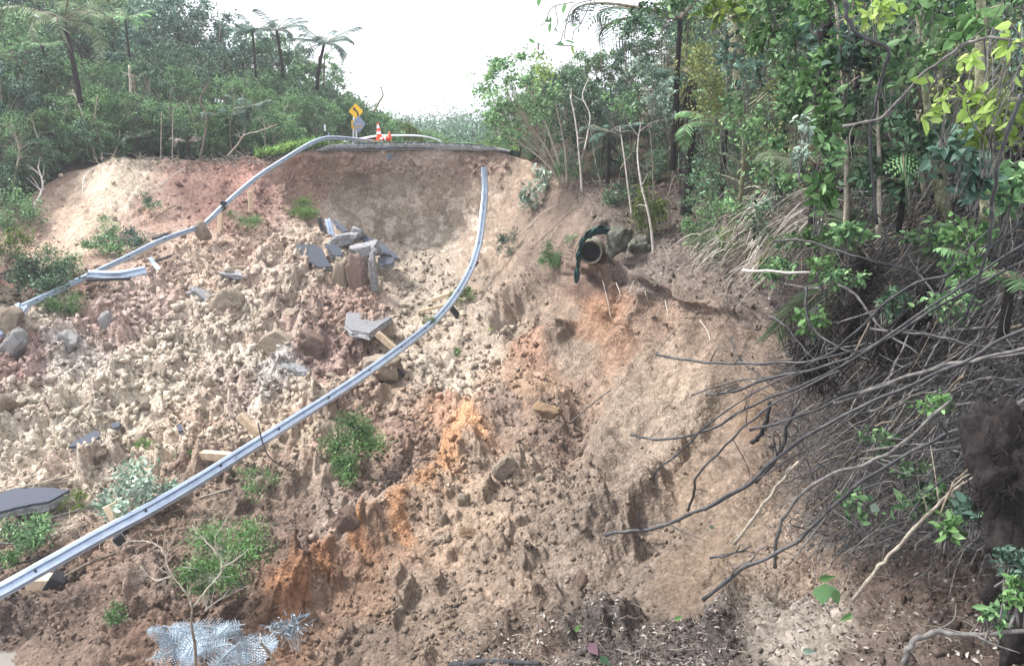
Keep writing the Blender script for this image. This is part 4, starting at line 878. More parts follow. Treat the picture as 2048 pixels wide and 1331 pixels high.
# rubble: uncountable small clods
def rubble():
    rg = np.random.default_rng(4); n = 150000; u = rg.uniform(-40, 2080, n); v = rg.uniform(330, 1345, n)
    j, i = Gn(u, v); b = AG[j, i, 3]; keep = rg.random(n)*(.55+1.5*sstep(.42, .6, fbm(np.c_[u/70, v/50, u*0], 4, 300))) < np.clip((b-.045)*9, 0.015, 1)*np.where(u > 1560, .4, 1)*np.where((u > 560)&(u < 1000)&(v < 470), .12, 1)*np.where((v < 470)&(u < 560), .5, 1)*np.where(v > 980, .75, 1)
    j, i = j[keep], i[keep]; p = TG[j, i]; n = len(p); nr = NG[j, i]
    import bmesh
    bm = bmesh.new(); bmesh.ops.create_cube(bm, size=.8); bmesh.ops.triangulate(bm, faces=bm.faces[:]); v0 = np.array([q.co[:] for q in bm.verts]); f0 = np.array([[q.index for q in f.verts] for f in bm.faces]); bm.free()
    sz = (.022 + .2*rg.random(n)**7)*np.clip(p[:, 1]/17, .45, 1.5)*(.65+AG[j, i, 3]*1.8)
    r = v0[None]*(1+rg.uniform(-.5, .35, (n, len(v0), 1))+rg.uniform(-.2, .2, (n, len(v0), 3)))*rg.uniform(.4, 1.3, (n, 1, 3))*sz[:, None, None]
    t, bb, nn = frames(n, 0, rg); r = r[..., :1]*t[:, None]+r[..., 1:2]*bb[:, None]+r[..., 2:]*nn[:, None]
    V = (p + nr*sz[:, None]*.18)[:, None] + r
    c = AG[j, i, :3]*rg.uniform(.72, 1.35, (n, 1)); cc = np.repeat(c[:, None], len(v0), 1)
    o = link('rubble', mesh_np('rubble', V.reshape(-1, 3), (f0[None]+(np.arange(n)*len(v0))[:, None, None]).reshape(-1, 3), [M['soil']], False, cc.reshape(-1, 3)))
    props(o, 'loose small clods and stones strewn over the whole slide', 'rubble', None, 'stuff'); print('rubble', n)
rubble()

# ================================================================== CULVERT PIPE
def pipe():
    Y = 22.6; c = P(1181, 504, Y); s = Y/FPX; ro = 24.5*s; ri = 19.5*s; ax = Vector((.17, 1, -.05)).normalized()
    e = empty('culvert_pipe', c - Vector((0, 0, ro)), 'old round concrete culvert pipe jutting from the ledge with an opening painted shade-black', 'pipe')
    x = ax.cross(Vector((0, 0, 1))).normalized(); y = x.cross(ax); n = 40
    def ring(r, d, w=0): return [c + ax*d + (x*math.cos(2*math.pi*k/n)+y*math.sin(2*math.pi*k/n))*(r*(1+w*math.sin(k*3.7)*.5)) for k in range(n)]
    def shell(name, rings, mat):
        V = [p for r in rings for p in r]; F = [(i*n+k, i*n+(k+1) % n, (i+1)*n+(k+1) % n, (i+1)*n+k) for i in range(len(rings)-1) for k in range(n)]
        mb = MB(); mb.add(V, F); return mb.build(name, M[mat], e, smooth=False)
    shell('wall', [ring(ri*1.02, .05), ring(ri*1.03, -.0, .02), ring(ro*.93, -.03, .02), ring(ro*1.0, .02, .03), ring(ro*1.03, .16, .02), ring(ro*.95, .2), ring(ro*.93, 2.6)], 'concrete')
    shell('shade_plug_liner', [ring(ri*1.015, .03), ring(ri*.99, .2), ring(ri*.98, .42), ring(ri*.02, .44)], 'inside_shade')  # short black liner and end disc stand in for a deep pipe's darkness
    # netting draped over it
    mb = MB(); V = []; pth = [(1222,464),(1200,460),(1180,468),(1166,482),(1158,504),(1156,532),(1152,566)]; wd = [9, 12, 9, 5.5, 5, 5, 6]
    pp = spline([Vector((a, b, w)) for (a, b), w in zip(pth, wd)], 6); m = len(pp); F = []
    for i, q in enumerate(pp):
        t = pp[min(i+1, m-1)]-pp[max(i-1, 0)]; nx, ny = -t.y, t.x; l = math.hypot(nx, ny); nx /= l; ny /= l
        for k in range(7):
            f = (k/6-.5)*q.z*1.5; V.append(P(q.x+nx*f+random.uniform(-1.2, 1.2), q.y+ny*f+random.uniform(-1.2, 1.2), Y-.18+.55*max(0, 1-i/14)+.08*math.sin(k*2+i*.9)+random.uniform(-.03, .03)))
    F = [(i*7+k, i*7+k+1, (i+1)*7+k+1, (i+1)*7+k) for i in range(m-1) for k in range(6)]
    mb.add(V, F); o = mb.build('netting', M['cloth']); sm = o.modifiers.new('s', 'SOLIDIFY'); sm.thickness = .03
    props(o, 'dark green netting draped over the pipe and hanging down its left side', 'netting')
pipe()
block(1234,482,66,62,22.9,'boulder','large rounded lichen-grey boulder beside the pipe',40,-8,.8,'boulder','boulder',.8)
block(1282,494,50,48,23.4,'boulder','second dark mossy boulder right of the lichen-grey one',41,0,.8,'boulder','boulder',.8)
block(1201,549,8,16,22.7,'clod_beige','small pale stone set in the soil under the pipe',42,0,.8,'boulder','boulder',.7)


# ================================================================== FERNS, TREES, SHRUBS
def where_left(u): return 'at the far left' if u < 120 else 'above the left bank' if u < 330 else 'left of the road end' if u < 520 else 'beside the road end'
TONE = {'leaf_mid': 'mid green', 'leaf_dark': 'dark green', 'leaf_blue': 'blue green', 'leaf_yellow': 'yellow green', 'leaf_bright': 'bright green', 'leaf_moss': 'mossy olive', 'leaf_silver': 'silvery', 'forest_far': 'hazy green'}
SIL = np.array([(-400,-60),(0,-10),(120,10),(250,15),(300,62),(350,58),(420,70),(480,98),(540,122),(600,142),(650,160),(690,175),(720,205),(760,232),(840,252)], float)
rd = random.Random(21)
def hillpt(u, dy):
    i = int(np.argmin(np.abs(us-u))); d = np.concatenate([[0], DY]); c = np.concatenate([TG[:1, i], BK[::-1][:, i]]); return Vector([np.interp(dy, d, c[:, k]) for k in range(3)])
# back rows reach the skyline, front rows stay lower
for row, (dy0, dy1, n, fr) in enumerate([(20, 32, 20, 1.0), (11, 18, 24, .86), (5, 10, 26, .66), (1.2, 4, 26, .42)]):
    for k in range(n):
        u = -260 + (k+rd.random())*(960/n); dy = rd.uniform(dy0, dy1)
        if u > 660 and row > 1: continue
        if u > 560 and row == 3: continue
        vs = np.interp(u, SIL[:, 0], SIL[:, 1]); g = hillpt(u, dy); lipv_ = lipv(u)
        vt = lipv_ - (lipv_-vs)*fr*rd.uniform(.86, 1.03) ; top = P(u, vt, g.y); H = max(1.6, top.z - g.z)
        kind = rd.choice(['broad0', 'broad1', 'broad2', 'slender1'] if row < 3 else ['slender0', 'slender1', 'broad2', 'bush0']); 
        if H < 3 and kind.startswith('sl'): kind = 'bush0'
        lm = rd.choice(['leaf_mid', 'leaf_mid', 'leaf_dark', 'leaf_blue', 'leaf_bright'] if row > 1 else ['leaf_mid', 'leaf_mid', 'leaf_dark', 'leaf_blue'])
        plant_tree(kind, g, H*(1.27 if row == 0 else 1.12), lm, rd.choice(['bark', 'bark', 'barkmid', 'lichen']), 'tree', f'{TONE[lm]} {"small " if row > 2 else ""}tree {["on the skyline", "behind the front trees", "among the front trees", "right behind the lip"][row]} {where_left(u)}', 'tree', f'{TONE[lm]} trees {["on the skyline", "behind the front trees", "among the front trees", "right behind the lip"][row]} {where_left(u)}', None, max(1.0, min(2.2, 4.2/H)) if row < 2 else max(.9, min(1.8, 2.6/H)))
# low shrubs closing the foot of the wood
for k in range(34):
    u = -60 + k*18.5 + rd.uniform(-8, 8); dy = rd.uniform(.8, 3.5)
    if u > 540: dy = rd.uniform(3, 8)
    g = hillpt(u, dy); H = rd.uniform(.8, 2.0); lm = rd.choice(['leaf_dark', 'leaf_dark', 'leaf_mid'])
    plant_tree(rd.choice(['bush0', 'bush1']), g, H, lm, 'barkmid', 'shrub', f'low {TONE[lm]} shrub at the foot of the wood {where_left(u)}', 'shrub', f'low {TONE[lm]} shrubs at the foot of the wood {where_left(u)}')
# bare pale trunks standing in front of the wood
def bare(pts, r, label, mat='bark', twigs=6, name='bare_trunk', cat='tree trunk', seed=0, group=None, tl=.16):
    p = spline([P(*q) for q in pts], 6); L = sum((p[i+1]-p[i]).length for i in range(len(p)-1)); mb = MB(); m = len(p); r_ = random.Random(int(pts[0][0])+seed)
    p = [q + Vector((r_.uniform(-1, 1), 0, r_.uniform(-1, 1)))*r*.12 for q in p]
    mb.tube(p, [r*(1-.65*i/m) for i in range(m)], 7)
    for k in range(twigs):
        i = r_.randrange(m//3, m-1); d = Vector((r_.uniform(-1, 1), r_.uniform(-.6, .6), r_.uniform(-.1, 1))).normalized()*L*tl*r_.uniform(.5, 1.4); q = p[i]
        pp = spline([q, q+d*.5+Vector((0, 0, r_.uniform(-.05, .1)*L*.3)), q+d], 3); mb.tube(pp, [r*.32*(1-.7*j/6) for j in range(7)], 4, False)
    o = mb.build(name, M[mat], None, P(*pts[0]), True); return props(o, label, cat, group)
bare([(322,330,38.2),(322,290,38.2),(323,222,38.2)], .045, 'thin straight pale trunk left of the pair in the dark understorey', 'bark', 1)
bare([(345,330,38.1),(345,280,38.1),(346,225,38.1)], .045, 'thin straight pale trunk right of its twin in the dark understorey', 'bark', 1)
bare([(455,312,37.8),(475,290,37.6),(490,270,37.4),(520,262,37.2),(556,248,37.2)], .05, 'pale dead limb leaning right on top of the left bank', 'bark', 10)
bare([(400,315,38),(410,270,38.1),(412,230,38.2),(400,200,38.5),(415,170,38.5)], .055, 'grey forked trunk standing right of the middle of the left bank', 'barkmid', 12)
bare([(262,235,39.5),(262,190,40),(258,130,40.5)], .12, 'thick pale trunk halfway up the left wood', 'bark', 6)
bare([(282,245,39.6),(272,200,40),(266,150,40.5)], .12, 'thinner trunk crossing behind the thick pale one', 'barkmid', 4)
bare([(205,325,37.6),(200,280,37.8),(190,240,38),(195,190,38.5)], .06, 'pale thin stem rising from the top of the left bank', 'bark', 9)
bare([(195,325,37.6),(178,270,37.8),(160,215,38),(145,180,38.5)], .05, 'leftmost pale stem leaning left above the left bank', 'bark', 8)
bare([(215,328,37.5),(232,300,37.8),(240,262,38)], .05, 'short pale stem leaning right above the left bank', 'bark', 6)
bare([(95,360,35.5),(85,310,36),(70,260,36.5),(62,230,37)], .08, 'mossy trunk at the left end of the bank', 'lichen', 9)
bare([(30,430,33.5),(28,360,34),(38,300,34.5),(20,240,35)], .07, 'crooked grey trunk at the left edge', 'bark', 10)
bare([(25,490,31.8),(60,425,32.8),(85,375,34),(75,330,34.8)], .07, 'bare root branch lying over the left end of the bank', 'deadwood', 12)
bare([(205,328,37.2),(170,352,35.4),(165,400,34.2),(155,432,33.2),(100,444,32.4),(70,430,32.6)], .03, 'long thin root looping down the left bank', 'deadwood', 0, 'hanging_root', 'root')
bare([(370,336,36.4),(330,362,35.2),(312,385,34.6)], .03, 'thin dead stick lying on the reddish bank', 'deadwood', 2, 'stick', 'stick')
bare([(352,410,33.9),(325,425,33.2),(300,445,32.4)], .03, 'dark stick lying low on the reddish bank', 'barkmid', 2, 'stick', 'stick')
for a, b, h in [(545,85,60),(637,112,30),(648,108,36)]:
    g = hillpt(a, 13); bare([(a, 200, g.y), (a, (200+b)/2, g.y), (a+1, b if a != 545 else 130, g.y)], .09, {545: 'dead tree fern stem behind the skyline trees', 637: 'left one of two bare stems poking above the right skyline', 648: 'right one of two bare stems poking above the right skyline'}[a], 'barkmid', 0)
bare([(745,230,52),(757,206,52),(766,190,52),(760,172,52)], .10, 'bare yellowish branch rising alone behind the sign', 'bark', 4)
rs = random.Random(99)
for k in range(38):
    u = rs.uniform(20, 560); g = hillpt(u, rs.uniform(.6, 4)); h = rs.uniform(60, 150); v0 = lipv(u)-4; a = rs.uniform(-45, 45)
    bare([(u, v0, g.y), (u+a*.3+rs.uniform(-6, 6), v0-h*.4, g.y-.2), (u+a*.6+rs.uniform(-8, 8), v0-h*.75, g.y-.4), (u+a, v0-h, g.y-.5)], rs.uniform(.02, .04), f'thin pale stem in front of the dark wood {where_left(u)}', rs.choice(['bark', 'bark', 'lichen']), 5, seed=k, group=f'thin pale stems in front of the wood {where_left(u)}')
for k in range(26):
    u = rs.uniform(1060, 1560); v0 = lipv(u)+rs.uniform(-10, 50); Y = Yt(u, v0)-.2; h = rs.uniform(80, 230); a = rs.uniform(-70, 50)
    bare([(u, v0, Y), (u+a*.3+rs.uniform(-6, 6), v0-h*.4, Y-.1), (u+a*.6+rs.uniform(-8, 8), v0-h*.75, Y-.2), (u+a, v0-h, Y-.2)], rs.uniform(.015, .028), f'thin grey stem on the right side {"left of" if u < 1300 else "right of"} the culvert saplings', rs.choice(['bark', 'barkmid', 'vinegrey']), 5, seed=k, group=f'thin grey stems on the right side {"left of" if u < 1300 else "right of"} the culvert saplings')
# tree ferns on the left
def tf(u, vtop, vbase, Y, L, nf, leafm, label, seed, **kw):
    t = P(u, vtop, Y); b = P(u, vbase, Y); return treefern(b, t.z-b.z, L, nf, leafm, label, seed=seed, **kw)
tf(160, 38, 200, 36.5, 3.0, 14, 'fern_pale', 'big bright tree fern with a dark trunk at the top left', 1, tr=.1, droop=1.0, rise=.42, lean=(-.25, 0), wid=.2)
tf(566, 62, 150, 49, 2.6, 13, 'fern_dark', 'dark tree fern on the skyline, left of the leaning one', 2, tr=.09, droop=.8, rise=.5, lean=(-.2, 0))
tf(634, 88, 175, 48, 2.7, 13, 'fern_dark', 'leaning dark tree fern rightmost on the left skyline', 3, tr=.09, droop=.85, rise=.5, lean=(.6, 0))
tf(512, 66, 150, 51, 2.4, 12, 'fern_dark', 'half hidden tree fern on the skyline at the left of the dark pair', 4, tr=.07)
tf(268, 40, 190, 46, 2.2, 9, 'fern', 'pale tree fern rising behind the wood right of the big bright one', 5, tr=.06)
tf(100, 92, 200, 42, 1.6, 9, 'fern', 'small tree fern below and left of the big bright one', 6, tr=.08)
tf(8, 110, 250, 40, 1.8, 9, 'fern', 'tree fern cut by the left edge of the view', 7, tr=.1)
tf(282, 275, 330, 38.2, 1.4, 8, 'fern_dark', 'low fern in the dark understorey above the left bank', 8, tr=.08)
tf(380, 285, 330, 38.4, 1.3, 8, 'straw', 'withered brown fern in the dark understorey', 9, tr=.08)
tf(462, 235, 330, 39.4, 1.9, 9, 'fern_dark', 'dark spreading fern below the right part of the left wood', 10, tr=.08)
tf(505, 215, 330, 40, 1.7, 9, 'fern_dark', 'second dark spreading fern nearer to the road end', 12, tr=.08)
# beyond the road
for k in range(22):
    u = 590+k*21+rd.uniform(-8, 8); Y = rd.uniform(50, 66); vt = np.interp(u, [590, 700, 760, 840, 900, 960, 1060], [170, 205, 232, 262, 278, 285, 262])+rd.uniform(-3, 9)
    t = P(u, vt, Y); z0 = RZ-1.2-(Y-45)*.04
    H = t.z-z0; lm = rd.choice(['leaf_mid', 'leaf_mid', 'leaf_yellow', 'leaf_dark'])
    plant_tree(rd.choice(['bush0', 'bush1', 'broad2']), Vector((t.x, Y, z0)), max(1.2, H), lm, 'bark', 'shrub', f'{TONE[lm]} bush beyond the broken road, {"behind the sign" if u < 760 else "right of the cones" if u < 900 else "left of the leaning tree"}', 'shrub', f'{TONE[lm]} bushes beyond the broken road, {"behind the sign" if u < 760 else "right of the cones" if u < 900 else "left of the leaning tree"}', None, max(1, 2.4/max(1.2, H)))
def farwood():
    rg = np.random.default_rng(9); Ps = []; Ls = []
    for k in range(900):
        q = HV[rg.integers(0, len(HV))]; x, y, z = q + rg.normal(size=3)*[1, 1, 0]; r = rg.uniform(1.6, 3.2)*(.8+y/300)
        n = 110 if y < 130 else 50; Ps.append(cloud((x, y, z+r*.9), (r, r, r*1.15), n, rg, .5)); Ls.append(np.full(n, .42*(y/100)**.6))
    V, F = leaves(np.concatenate(Ps), np.concatenate(Ls), .7, LEAF4, .5, None, rg)
    props(link('distant_forest', mesh_np('distant_forest', V, F, [M['forest_far']])), 'distant hazy forest covering the hills behind the road', 'forest', None, 'stuff')
farwood()

# ---------------- right side
def zone_right(u, Y): return ('near the culvert ledge' if Y > 21 and u < 1450 else 'on the steep right hillside' if Y > 14 else 'close by at the right edge')
# leaning multi-stem tree
e = plant_tree('slender1', G(1128, 372), 5.6, 'leaf_mid', 'bark', 'tree', 'open many-stemmed tree leaning out left over the right end of the scarp', 'tree', None, 2.0, 1.2); e.rotation_euler = (0, R(-26), .4)
for i, (a, b, c) in enumerate([([(1128,370,30.5),(1095,300,30.8),(1050,240,31.2),(1000,200,31.6)], .05, 'pale arching stem leftmost of the leaning clump'), ([(1130,370,30.4),(1110,300,30.5),(1080,220,30.8),(1050,170,31)], .06, 'second pale stem of the leaning clump'), ([(1126,370,30.6),(1085,320,31),(1030,280,31.5),(985,262,31.8)], .045, 'lowest grey stem of the clump arching left'), ([(1134,372,30.3),(1130,300,30.3),(1112,210,30.6)], .05, 'steepest grey stem of the leaning clump')]):
    bare(a, b, c, 'bark', 9, seed=i)
e = plant_tree('slender0', G(1135, 380), 4.6, 'leaf_dark', 'bark', 'tree', 'thin dark green tree beside the leaning many-stemmed one', 'tree', None, 1.0, 1.1)
for k, (u, dy, vt, kind, lm, wd) in enumerate([(1000,6,205,'broad2','leaf_mid',.95),(1040,7,190,'broad0','leaf_mid',1),(1075,2,165,'broad1','leaf_mid',.9),(1100,6,150,'broad0','leaf_mid',1),(1130,10,130,'broad1','leaf_dark',1),(1165,4,165,'broad0','leaf_dark',.9),(1190,9,105,'broad2','leaf_mid',1),(1225,3,175,'broad1','leaf_blue',.9),(1250,9,90,'broad0','leaf_dark',1),(1290,5,130,'broad2','leaf_dark',1),(1330,9,40,'broad1','leaf_dark',1),(1350,2,210,'bush0','leaf_dark',.8),(1400,4,60,'near2','leaf_moss',1.15),(1440,6,-60,'near2','leaf_moss',1.3),(1400,12,-80,'broad0','leaf_dark',1.1),(1470,9,-120,'broad2','leaf_mid',1),(1330,15,-30,'broad2','leaf_dark',1),(1060,13,180,'broad1','leaf_mid',1),(1130,.8,310,'bush1','leaf_dark',.9),(1205,1,300,'bush0','leaf_dark',1),(1260,1,290,'bush1','leaf_dark',1),(1310,.6,300,'bush0','leaf_dark',1),(1390,.5,290,'bush1','leaf_blue',1),(1020,3,262,'bush1','leaf_mid',1.0),(1065,1.0,290,'bush0','leaf_mid',1),(1230,7,240,'bush1','leaf_dark',1.3),(1310,7,240,'bush0','leaf_dark',1.3)]):
    g = hillpt(u, dy); t = P(u, vt, g.y); H = t.z-g.z
    plant_tree(kind, g, max(1, H), lm, rd.choice(['bark', 'barkmid']), 'tree' if H > 2.2 else 'shrub', f'{TONE[lm]} {"tree" if H > 2.2 else "shrub"} {["left of the leaning clump", "behind the thin saplings", "under the great fern fronds", "beside the mossy olive trees"][0 if u < 1060 else 1 if u < 1215 else 2 if u < 1345 else 3]} {"close to the slide" if dy < 5 else "deeper in the wood"}', 'tree' if H > 2.2 else 'shrub', f'{TONE[lm]} {"trees" if H > 2.2 else "shrubs"} {["left of the leaning clump", "behind the thin saplings", "under the great fern fronds", "beside the mossy olive trees"][0 if u < 1060 else 1 if u < 1215 else 2 if u < 1345 else 3]} {"close to the slide" if dy < 5 else "deeper in the wood"}', None, wd)
# steep hillside at the right: nearer trees
for k in range(96):
    u = 1420 + k*9.6 + rd.uniform(-12, 12); dy = rd.uniform(-1.6, 7); 
    if dy < 0: g = G(u, lipv(u) + rd.uniform(10, 190))
    else: g = hillpt(u, dy)
    H = rd.uniform(3.2, 6.0) if u > 1500 else rd.uniform(4, 7); kind = rd.choice(['near0', 'near1', 'near1', 'near2', 'broad0']); lm = rd.choice(['leaf_mid', 'leaf_dark', 'leaf_dark', 'leaf_blue', 'leaf_bright', 'leaf_mid'])
    plant_tree(kind, g, H, lm, rd.choice(['bark', 'lichen', 'barkmid']), 'tree', f'{TONE[lm]} tree {zone_right(u, g.y)}', 'tree', f'{TONE[lm]} trees {zone_right(u, g.y)}', None, 1.1)
# trunks and saplings that can be told apart
bare([(1164,385,29),(1160,330,29),(1152,250,29.2),(1140,190,29.4)], .05, 'white sapling stem left of the two long ones at the culvert ledge', 'deadwood', 7, 'sapling', 'sapling')
bare([(1264,432,23.6),(1257,380,23.5),(1248,310,23.6),(1240,255,23.8)], .04, 'straight pale sapling left of the one rooted by the boulders', 'deadwood', 4, 'sapling', 'sapling')
bare([(1308,512,21.6),(1300,440,21.5),(1281,360,21.6),(1275,300,21.8),(1282,245,22)], .045, 'long pale sapling rooted beside the mossy boulder', 'deadwood', 4, 'sapling', 'sapling')
bare([(1169,300,28.5),(1175,270,28.5),(1180,230,28.6),(1165,190,28.8),(1182,150,29)], .035, 'thin forked white branch high among the leaning trees', 'deadwood', 5)
bare([(1460,0,12.2),(1470,90,12),(1478,200,12),(1490,300,12.2),(1480,400,13)], .09, 'thick lichen-covered trunk wrapped in creepers', 'lichen', 8)
bare([(1455,500,15.5),(1452,450,15.5),(1450,410,15.5)], .07, 'short broken stump at the edge of the dead fronds', 'barkmid', 0, 'stump', 'stump')
bare([(1648,-30,8.5),(1650,60,8.5),(1648,160,8.6),(1660,330,8.8),(1665,450,9)], .09, 'dark fibrous tree fern trunk behind the creepers', 'barkdark', 3)
bare([(1692,460,8.4),(1694,330,8.3),(1690,200,8.2),(1676,60,8.2),(1670,0,8.2)], .035, 'pale slim pole stem in front of the dark fibrous trunk', 'bark', 5)
bare([(1756,470,7.8),(1758,330,7.8),(1755,200,7.8)], .03, 'straight pale pole stem right of the slim one', 'bark', 4)
bare([(1885,420,8),(1868,330,8),(1856,230,8),(1845,110,8),(1830,0,8)], .055, 'mottled upright trunk left of the thick grey one', 'lichen', 6)
bare([(1895,440,8.2),(1882,300,8.2),(1880,180,8.2),(1885,60,8.2)], .05, 'second mottled trunk touching the first', 'lichen', 5)
bare([(1850,390,8.5),(1835,310,8.5),(1830,260,8.5),(1842,220,8.5)], .03, 'crooked thin stem between the pole and the mottled trunk', 'bark', 4)
bare([(1978,440,6.6),(1972,300,6.5),(1964,180,6.5),(1962,60,6.5),(1966,-40,6.5)], .075, 'thick pale grey trunk near the right edge', 'lichen', 4)
# dark trunks with skirts and tree ferns
tf(1372, 150, 420, 22.5, 2.6, 9, 'fern_dark', 'tall tree fern with a shaggy dark skirt of dead fronds', 31, tr=.14, droop=1.0, rise=.3, skirt=40)
tf(1345, 38, 330, 21.5, 4.3, 7, 'fern_dark', 'great tree fern whose fronds arch left over the sky', 32, tr=.07, droop=1.15, rise=.5, arcs=[3.14, 2.75, 3.5, 2.3, 3.95, 1.2, 5.2], n=40, wid=.16, sub=5)
tf(1215, 265, 360, 27, 1.6, 8, 'fern_dark', 'dark tree fern behind the thin saplings', 33, tr=.06, skirt=26)
tf(1440, 250, 420, 17.5, 1.9, 9, 'fern', 'green fern spreading left of the lichen-covered trunk', 34, tr=.06, n=30)
tf(1620, 330, 470, 9.2, 1.15, 8, 'fern_pale', 'pale fern spreading over the top of the dead fronds', 35, tr=.03, n=24, sub=5, rise=.35, droop=.7)
tf(1800, 300, 440, 8.0, .9, 7, 'fern', 'green fern with ribbed fronds between the pole stems', 36, tr=.02, n=22, sub=5, rise=.35, droop=.7, arcs=[3.3, 2.6, 4.1, .3, 5.6, 1.1, 4.9])
tf(1700, 60, 300, 10.5, 1.4, 8, 'fern_dark', 'dark fern high behind the creepers', 37, tr=.03, n=26)
tf(2010, 560, 640, 5.6, .8, 6, 'fern', 'small green fern in the tangle at the right edge', 38, tr=.03, n=20)

# thatch of dead fronds hanging over the ledge (countless blades)
def blades(name, paths, n, L, r, mat, label, cat, spread=.1, grav=.5, seed=0, kind='stuff'):
    rg = random.Random(seed); V = []; F = []; k = 0
    for q in range(n):
        pl = rg.choice(paths); f = rg.random(); i = f*(len(pl)-1); i0 = min(len(pl)-2, int(i)); p = P(*pl[i0]).lerp(P(*pl[i0+1]), i-i0); d = Vector((-1, -.1, -.30+.3*rg.random())).normalized()
        p += Vector([rg.gauss(0, spread) for _ in range(3)]); d = (d + Vector([rg.gauss(0, .5) for _ in range(3)])).normalized(); l = L*rg.uniform(.4, 1.2); w_ = r*rg.uniform(.6, 1.4); x = d.cross(Vector((rg.gauss(0, 1), rg.gauss(0, 1), 1))).normalized()*w_
        for j in range(4):
            t = j/3; c = p + d*l*t - Vector((0, 0, grav*l*t*t)); ww = x*(1-.7*t); V += [c-ww, c+ww]
        F += [(k+2*j, k+2*j+1, k+2*j+3, k+2*j+2) for j in range(3)]; k += 8
    b = np.array([tuple(v) for v in V]); o0 = b.mean(0); o = link(name, mesh_np(name, b-o0, np.array(F), [M[mat]]), None, tuple(o0)); return props(o, label, cat, None, kind)
th = [[(1660,400,9.6),(1600,410,11),(1520,425,13),(1450,460,15),(1410,505,16.5)], [(1640,440,10),(1560,440,12),(1500,460,14),(1440,500,15.5)], [(1600,385,11.5),(1530,400,13.5),(1470,430,15.5)], [(1700,420,9),(1600,460,11),(1520,500,13.5)], [(1650,470,10),(1560,500,12),(1480,530,14.5)]]
blades('dead_fronds', th, 1500, .5, .008, 'straw', 'grey thatch of dead palm fronds slumped over the ledge', 'dead fronds', .16, .5, 1)
for i, (pl, lab) in enumerate([([(1720,560,8.6),(1650,575,9),(1590,610,9.6),(1550,660,10)], 'long green palm frond hanging left over the cliff edge'), ([(1690,590,8.6),(1650,620,9),(1640,660,9.2),(1635,700,9.3)], 'palm frond hanging straight down below the long one'), ([(1740,520,8.2),(1700,460,8.4),(1690,420,8.6)], 'upright palm frond standing in the tangle'), ([(1600,450,11.4),(1560,480,11.6),(1530,530,12)], 'yellow green palm frond drooping over the dead thatch')]):
    mb = MB(); sp = spline([P(*q) for q in pl], 6); mb.tube(sp, .012, 5); V = []; F = []; k = 0; rr = random.Random(i)
    e = empty('palm_frond', sp[0], lab, 'palm frond'); mb.build('rib', M['bark'], e)
    for j in range(2, len(sp)-1):
        t = (sp[j+1]-sp[j]).normalized(); s0 = t.cross(Vector((0, -1, .3))).normalized()
        for s in (-1, 1):
            for z in range(3):
                d = (t*.9+s0*s*.7+Vector((0, 0, -.5))).normalized(); d = (d+Vector([rr.gauss(0, .08) for _ in range(3)])); p = sp[j].lerp(sp[j+1], z/3); l = .42*rr.uniform(.7, 1.1); x = d.cross(Vector((0, -1, 0))).normalized()*.012
                V += [p-x*.5, p+x*.5, p+d*l*.5+x, p+d*l-Vector((0, 0, .12*l)), p+d*l*.5-x]; F.append([k, k+1, k+2, k+3, k+4]); k += 5
    b = np.array([tuple(v) for v in V])-np.array(e.location); link('leaflets', mesh_np('leaflets', b, np.array(F), [M['leaf_yellow' if i == 3 else 'fern_pale']]), e)

# litter, sticks
def litter():
    rg = np.random.default_rng(6); Pp = []; L = []
    def area(n, u0, u1, v0, v1, l0, l1, f=None):
        u = rg.uniform(u0, u1, n); v = rg.uniform(v0, v1, n)
        if f is not None: k = f(u, v); u, v = u[k], v[k]
        j, i = Gn(u, v); Pp.append(TG[j, i]+NG[j, i]*.02); L.append(rg.uniform(l0, l1, len(u)))
    area(2600, 1180, 1720, 380, 610, .05, .13, lambda u, v: (v < 520+ (u-1200)*.28) & (v > lipv(u)))
    area(2200, 1480, 2060, 380, 1000, .04, .10, lambda u, v: u > 1560)
    area(2400, 900, 1460, 1225, 1340, .02, .07, lambda u, v: v > 1235+np.abs(u-1250)*.12)
    area(2600, 1440, 2060, 950, 1340, .02, .06)
    area(500, 200, 540, 312, 345, .06, .16, lambda u, v: v < lipv(u)+22)
    area(500, 1060, 1250, 330, 430, .05, .12, lambda u, v: v < lipv(u)+36)
    area(240, 560, 1500, 650, 1330, .02, .05)
    Pp_ = np.concatenate(Pp); V, F = leaves(Pp_, np.concatenate(L), .55, LEAFP, 1.3, None, rg)
    props(link('leaf_litter', mesh_np('leaf_litter', V, F, [M['litter']])), 'fallen dead leaves scattered on the ledge and the near slopes', 'leaf litter', None, 'stuff')
litter()
